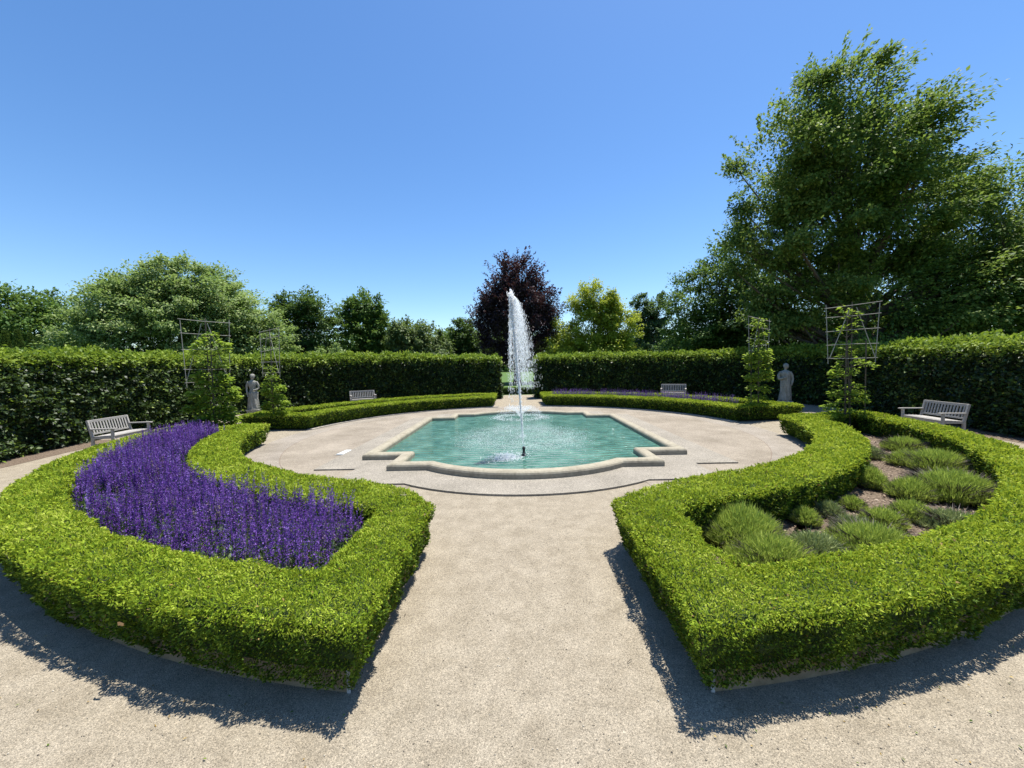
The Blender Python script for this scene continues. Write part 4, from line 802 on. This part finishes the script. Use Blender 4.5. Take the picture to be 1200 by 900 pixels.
tree('great_tree', 'huge dark leafy tree towering over the right side of the garden', T(1005, 19), [(-1.3, 0, 13.9, 2.2, 2.0, 2.6), (-4.0, 0, 11.0, 2.4, 2.4, 2.8), (1.7, .8, 11.9, 2.2, 2.0, 2.4), (4.1, 1.2, 9.5, 2.1, 2.2, 2.4), (-.3, 0, 9.2, 4.8, 4.0, 3.9), (6.0, 1.2, 7.0, 2.2, 2.4, 2.6), (-3.7, 0, 6.8, 2.5, 3, 3.6), (1, 0, 4.6, 6.0, 4, 3.0), (-1.2, -1.3, 10.6, 3.3, 2.6, 3.3)], 'leaf_big', 140000, .15, .5, 150, sprays=800, spray_len=1.2, spray_up=.25, limbs=60, shell=.85, droop=.05, wind=(.35, 0, .05), csz=1.1, crown_low=3, seed=13)
tree('edge_tree', 'second large dark tree crowding in at the right edge', T(1210, 17.5), [(0, 0, 6.8, 3.8, 4, 4.2), (-3.2, 0, 4.6, 3, 3, 2.8), (3, 0, 5.5, 4, 3, 4), (-1, 0, 2.8, 5.0, 3, 2.4)], 'leaf_big', 60000, .145, .35, 120, csz=1.1, sprays=500, spray_len=1.4, spray_up=.2, limbs=46, shell=.6, droop=.15, wind=(.5, 0, .1), seed=14)
tree('shrub', 'shrub in leaf between the right trellis and the hedge top, under the great tree', T(1045, 16.5), [(0, 0, 1.9, 2.0, 1.2, 1.15)], 'leaf_mid', 9000, .12, .08, 80, cat='shrub', limbs=8, seed=53)
tree('dark_understorey_tree', 'dense dark tree low behind the great tree', T(930, 26), [(0, 0, 4.2, 6.5, 3, 4.4), (8, 0, 4.0, 6, 3, 4.4), (3, 0, 2.2, 9, 2, 2.2)], 'leaf_dark', 70000, .22, .25, 220, seed=15)
# wood on the skyline, one mass
def wood(name, px0, px1, Y, htop, label, n=26000):
    a = at(px0, 430, Y); b = at(px1, 430, Y); k = 60; cx = rng.uniform(a.x, b.x, k); hh = htop*rng.uniform(.82, 1.0, k); rad = rng.uniform(4, 6.5, k)
    j = rng.integers(0, k, n); d = unit(rng.normal(size=(n, 3))); q = rng.random(n)[:, None]**.25
    P = np.c_[cx[j], Y+rng.normal(0, 3, n), hh[j]-rad[j]]+d*q*rad[j][:, None]; lowm = rng.random(n) < .45; P[lowm, 2] = rng.random(lowm.sum())*(htop*.7); P = P[P[:, 2] > 0]
    V, Q = leaf_arrays(P, rng.normal(size=P.shape), .9, .6); o = np_obj(name, V-np.array([a.x, Y, 0]), Q, M_['leaf_mid']); o.location = (a.x, Y, 0); tag(o, label, 'wood', kind='stuff')
wood('distant_wood', 300, 620, 125, 15.5, 'distant wood closing the view on the left of the copper beech')
wood('distant_wood', 620, 860, 125, 12.5, 'distant wood behind the yellow-green tree', 20000)
wood('distant_wood', -60, 300, 110, 9, 'distant wood behind the large pale round tree', 20000)

# low hedge across the end of the path and the plant sign on the lawn
def box_hedge(x0, x1, y0, y1, h, label):
    e = empty('cross_hedge', ((x0+x1)/2, (y0+y1)/2, 0)); tag(e, label, 'low hedge')
    W, D_ = x1-x0, y1-y0; MB().box((0, 0, h/2-.03), (W-.12, D_-.12, h-.06)).build('shade_core', M_['core'], e)  # dark filler block, shade between leaves put into its colour
    n = 9000; P = np.c_[rng.uniform(-W/2, W/2, n), rng.uniform(-D_/2, D_/2, n), np.full(n, h-.04)]; s = rng.random(n) < .5; P[s, 1] = -D_/2+.03; P[s, 2] = rng.random(s.sum())*h
    V, Q = leaf_arrays(P, rng.normal(0, .5, (n, 3))+np.where(s[:, None], [0, -1, .2], [0, 0, 1.]), .07, .04); np_obj('leaves', V, Q, M_['leaf_dark'], e)
box_hedge(-3.5, 3.5, 25.6, 26.4, .42, 'low dark hedge crossing the far end of the path beyond the gap')
p = gnd(622, 458); Ys = 30; q = at(622, 452, Ys)
sg = empty('plant_sign', (q.x, Ys, 0)); tag(sg, 'small black plant label on a stake on the lawn beyond the gap', 'sign')
MB().box((0, 0, .28), (.03, .02, .6)).build('stake', M_['black'], sg); MB().box((0, -.02, .62), (.22, .02, .16), Matrix.Rotation(-.4, 3, 'X')).build('plate', M_['black'], sg)

# dry leaf caught in the front left hedge
q = gnd(142, 731, .38); dl = empty('dry_leaf', (q.x, q.y-.02, .38)); tag(dl, 'single dry brown leaf caught on the side of the front left hedge', 'leaf')
m = MB(); m.v = [(0, 0, 0), (.02, -.012, .012), (.045, -.01, .006), (.06, -.02, .03), (.035, -.02, .04), (.015, -.015, .035)]; m.f = [[0, 1, 4, 5], [1, 2, 3, 4]]
m.build('blade', noise_mat('dry_leaf', [(.3, (.42, .24, .10)), (.7, (.58, .36, .18))], 20), dl)
# a few twigs and dry bits on the gravel
for k, (px, py, l) in enumerate(((395, 799, .05), (740, 690, .12), (725, 672, .07), (474, 722, .03), (735, 777, .05))):
    if k in (0,): continue
    q = gnd(px, py, .006); a = random.uniform(0, 3); c, s = math.cos(a)*l, math.sin(a)*l
    o = MB().tube([(0, 0, .004), (c*.5+s*.08, s*.5, .012), (c, s, .004)], [.0022, .002, .001], 5).build('twig', M_['bark']); o.location = (q.x, q.y, .003)
    tag(o, ['', 'longest curved dry twig on the gravel left of the front right hedge', 'shorter dry twig on the gravel just above the longest twig', 'dark speck of twig on the gravel right of the left hedge', 'short dry twig low on the gravel beside the right hedge shadow'][k], 'twig', 'twigs on the gravel')

n = 5200; r_ = 1.2+rng.random(n)**.8*5.5; a_ = rng.uniform(-.2, PI+.2, n); P = np.c_[CX+np.cos(a_)*r_*1.3, np.sin(a_)*r_, np.full(n, .002)]
P = P[(P[:, 1] > .9) & ~pip(P, oR) & ~pip(P, oL) & (np.hypot(P[:, 0], P[:, 1]-CY) < 13) & ((np.abs(P[:, 0]) < 1.1) | (P[:, 1] < 6) )]
P = P[(np.hypot(P[:, 0], P[:, 1]-CY) > 9.3) | ((np.abs(P[:, 0]) < .75) & (P[:, 1] < 5.4))]
o = drops(P, rng.uniform(.0025, .0062, len(P)), 'loose_pebbles', M_['pebble'], None, rng.uniform(.5, .8, len(P)))
tag(o, 'loose small pebbles scattered on the gravel in the foreground', 'pebbles', kind='stuff')

# clippings and dry leaves at the hedge feet
n = 420; t = rng.random(n); k = rng.integers(0, 70, n); side_ = rng.random(n) < .5; B = np.where(side_[:, None], oR[k], oL[k]); C_ = np.array([0, CY]); o_ = unit(B-C_)
P = np.c_[B+o_*(rng.random(n)**2*.7+.02)[:, None]+rng.normal(0, .05, (n, 2)), rng.uniform(.006, .012, n)]
V, Q = leaf_arrays_n(P, np.c_[rng.normal(0, 1, (n, 2)), rng.normal(0, .1, n)], np.array([0, 0, 1.])+rng.normal(0, .25, (n, 3)), rng.uniform(.012, .026, n), rng.uniform(.006, .011, n), .1)
o = np_obj('leaf_litter', V, Q, [M_['boxdry'], M_['boxside']], T=(rng.random(n) < .4).astype(int))
tag(o, 'dry leaves and clippings fallen on the gravel along the front hedges', 'litter', kind='stuff')
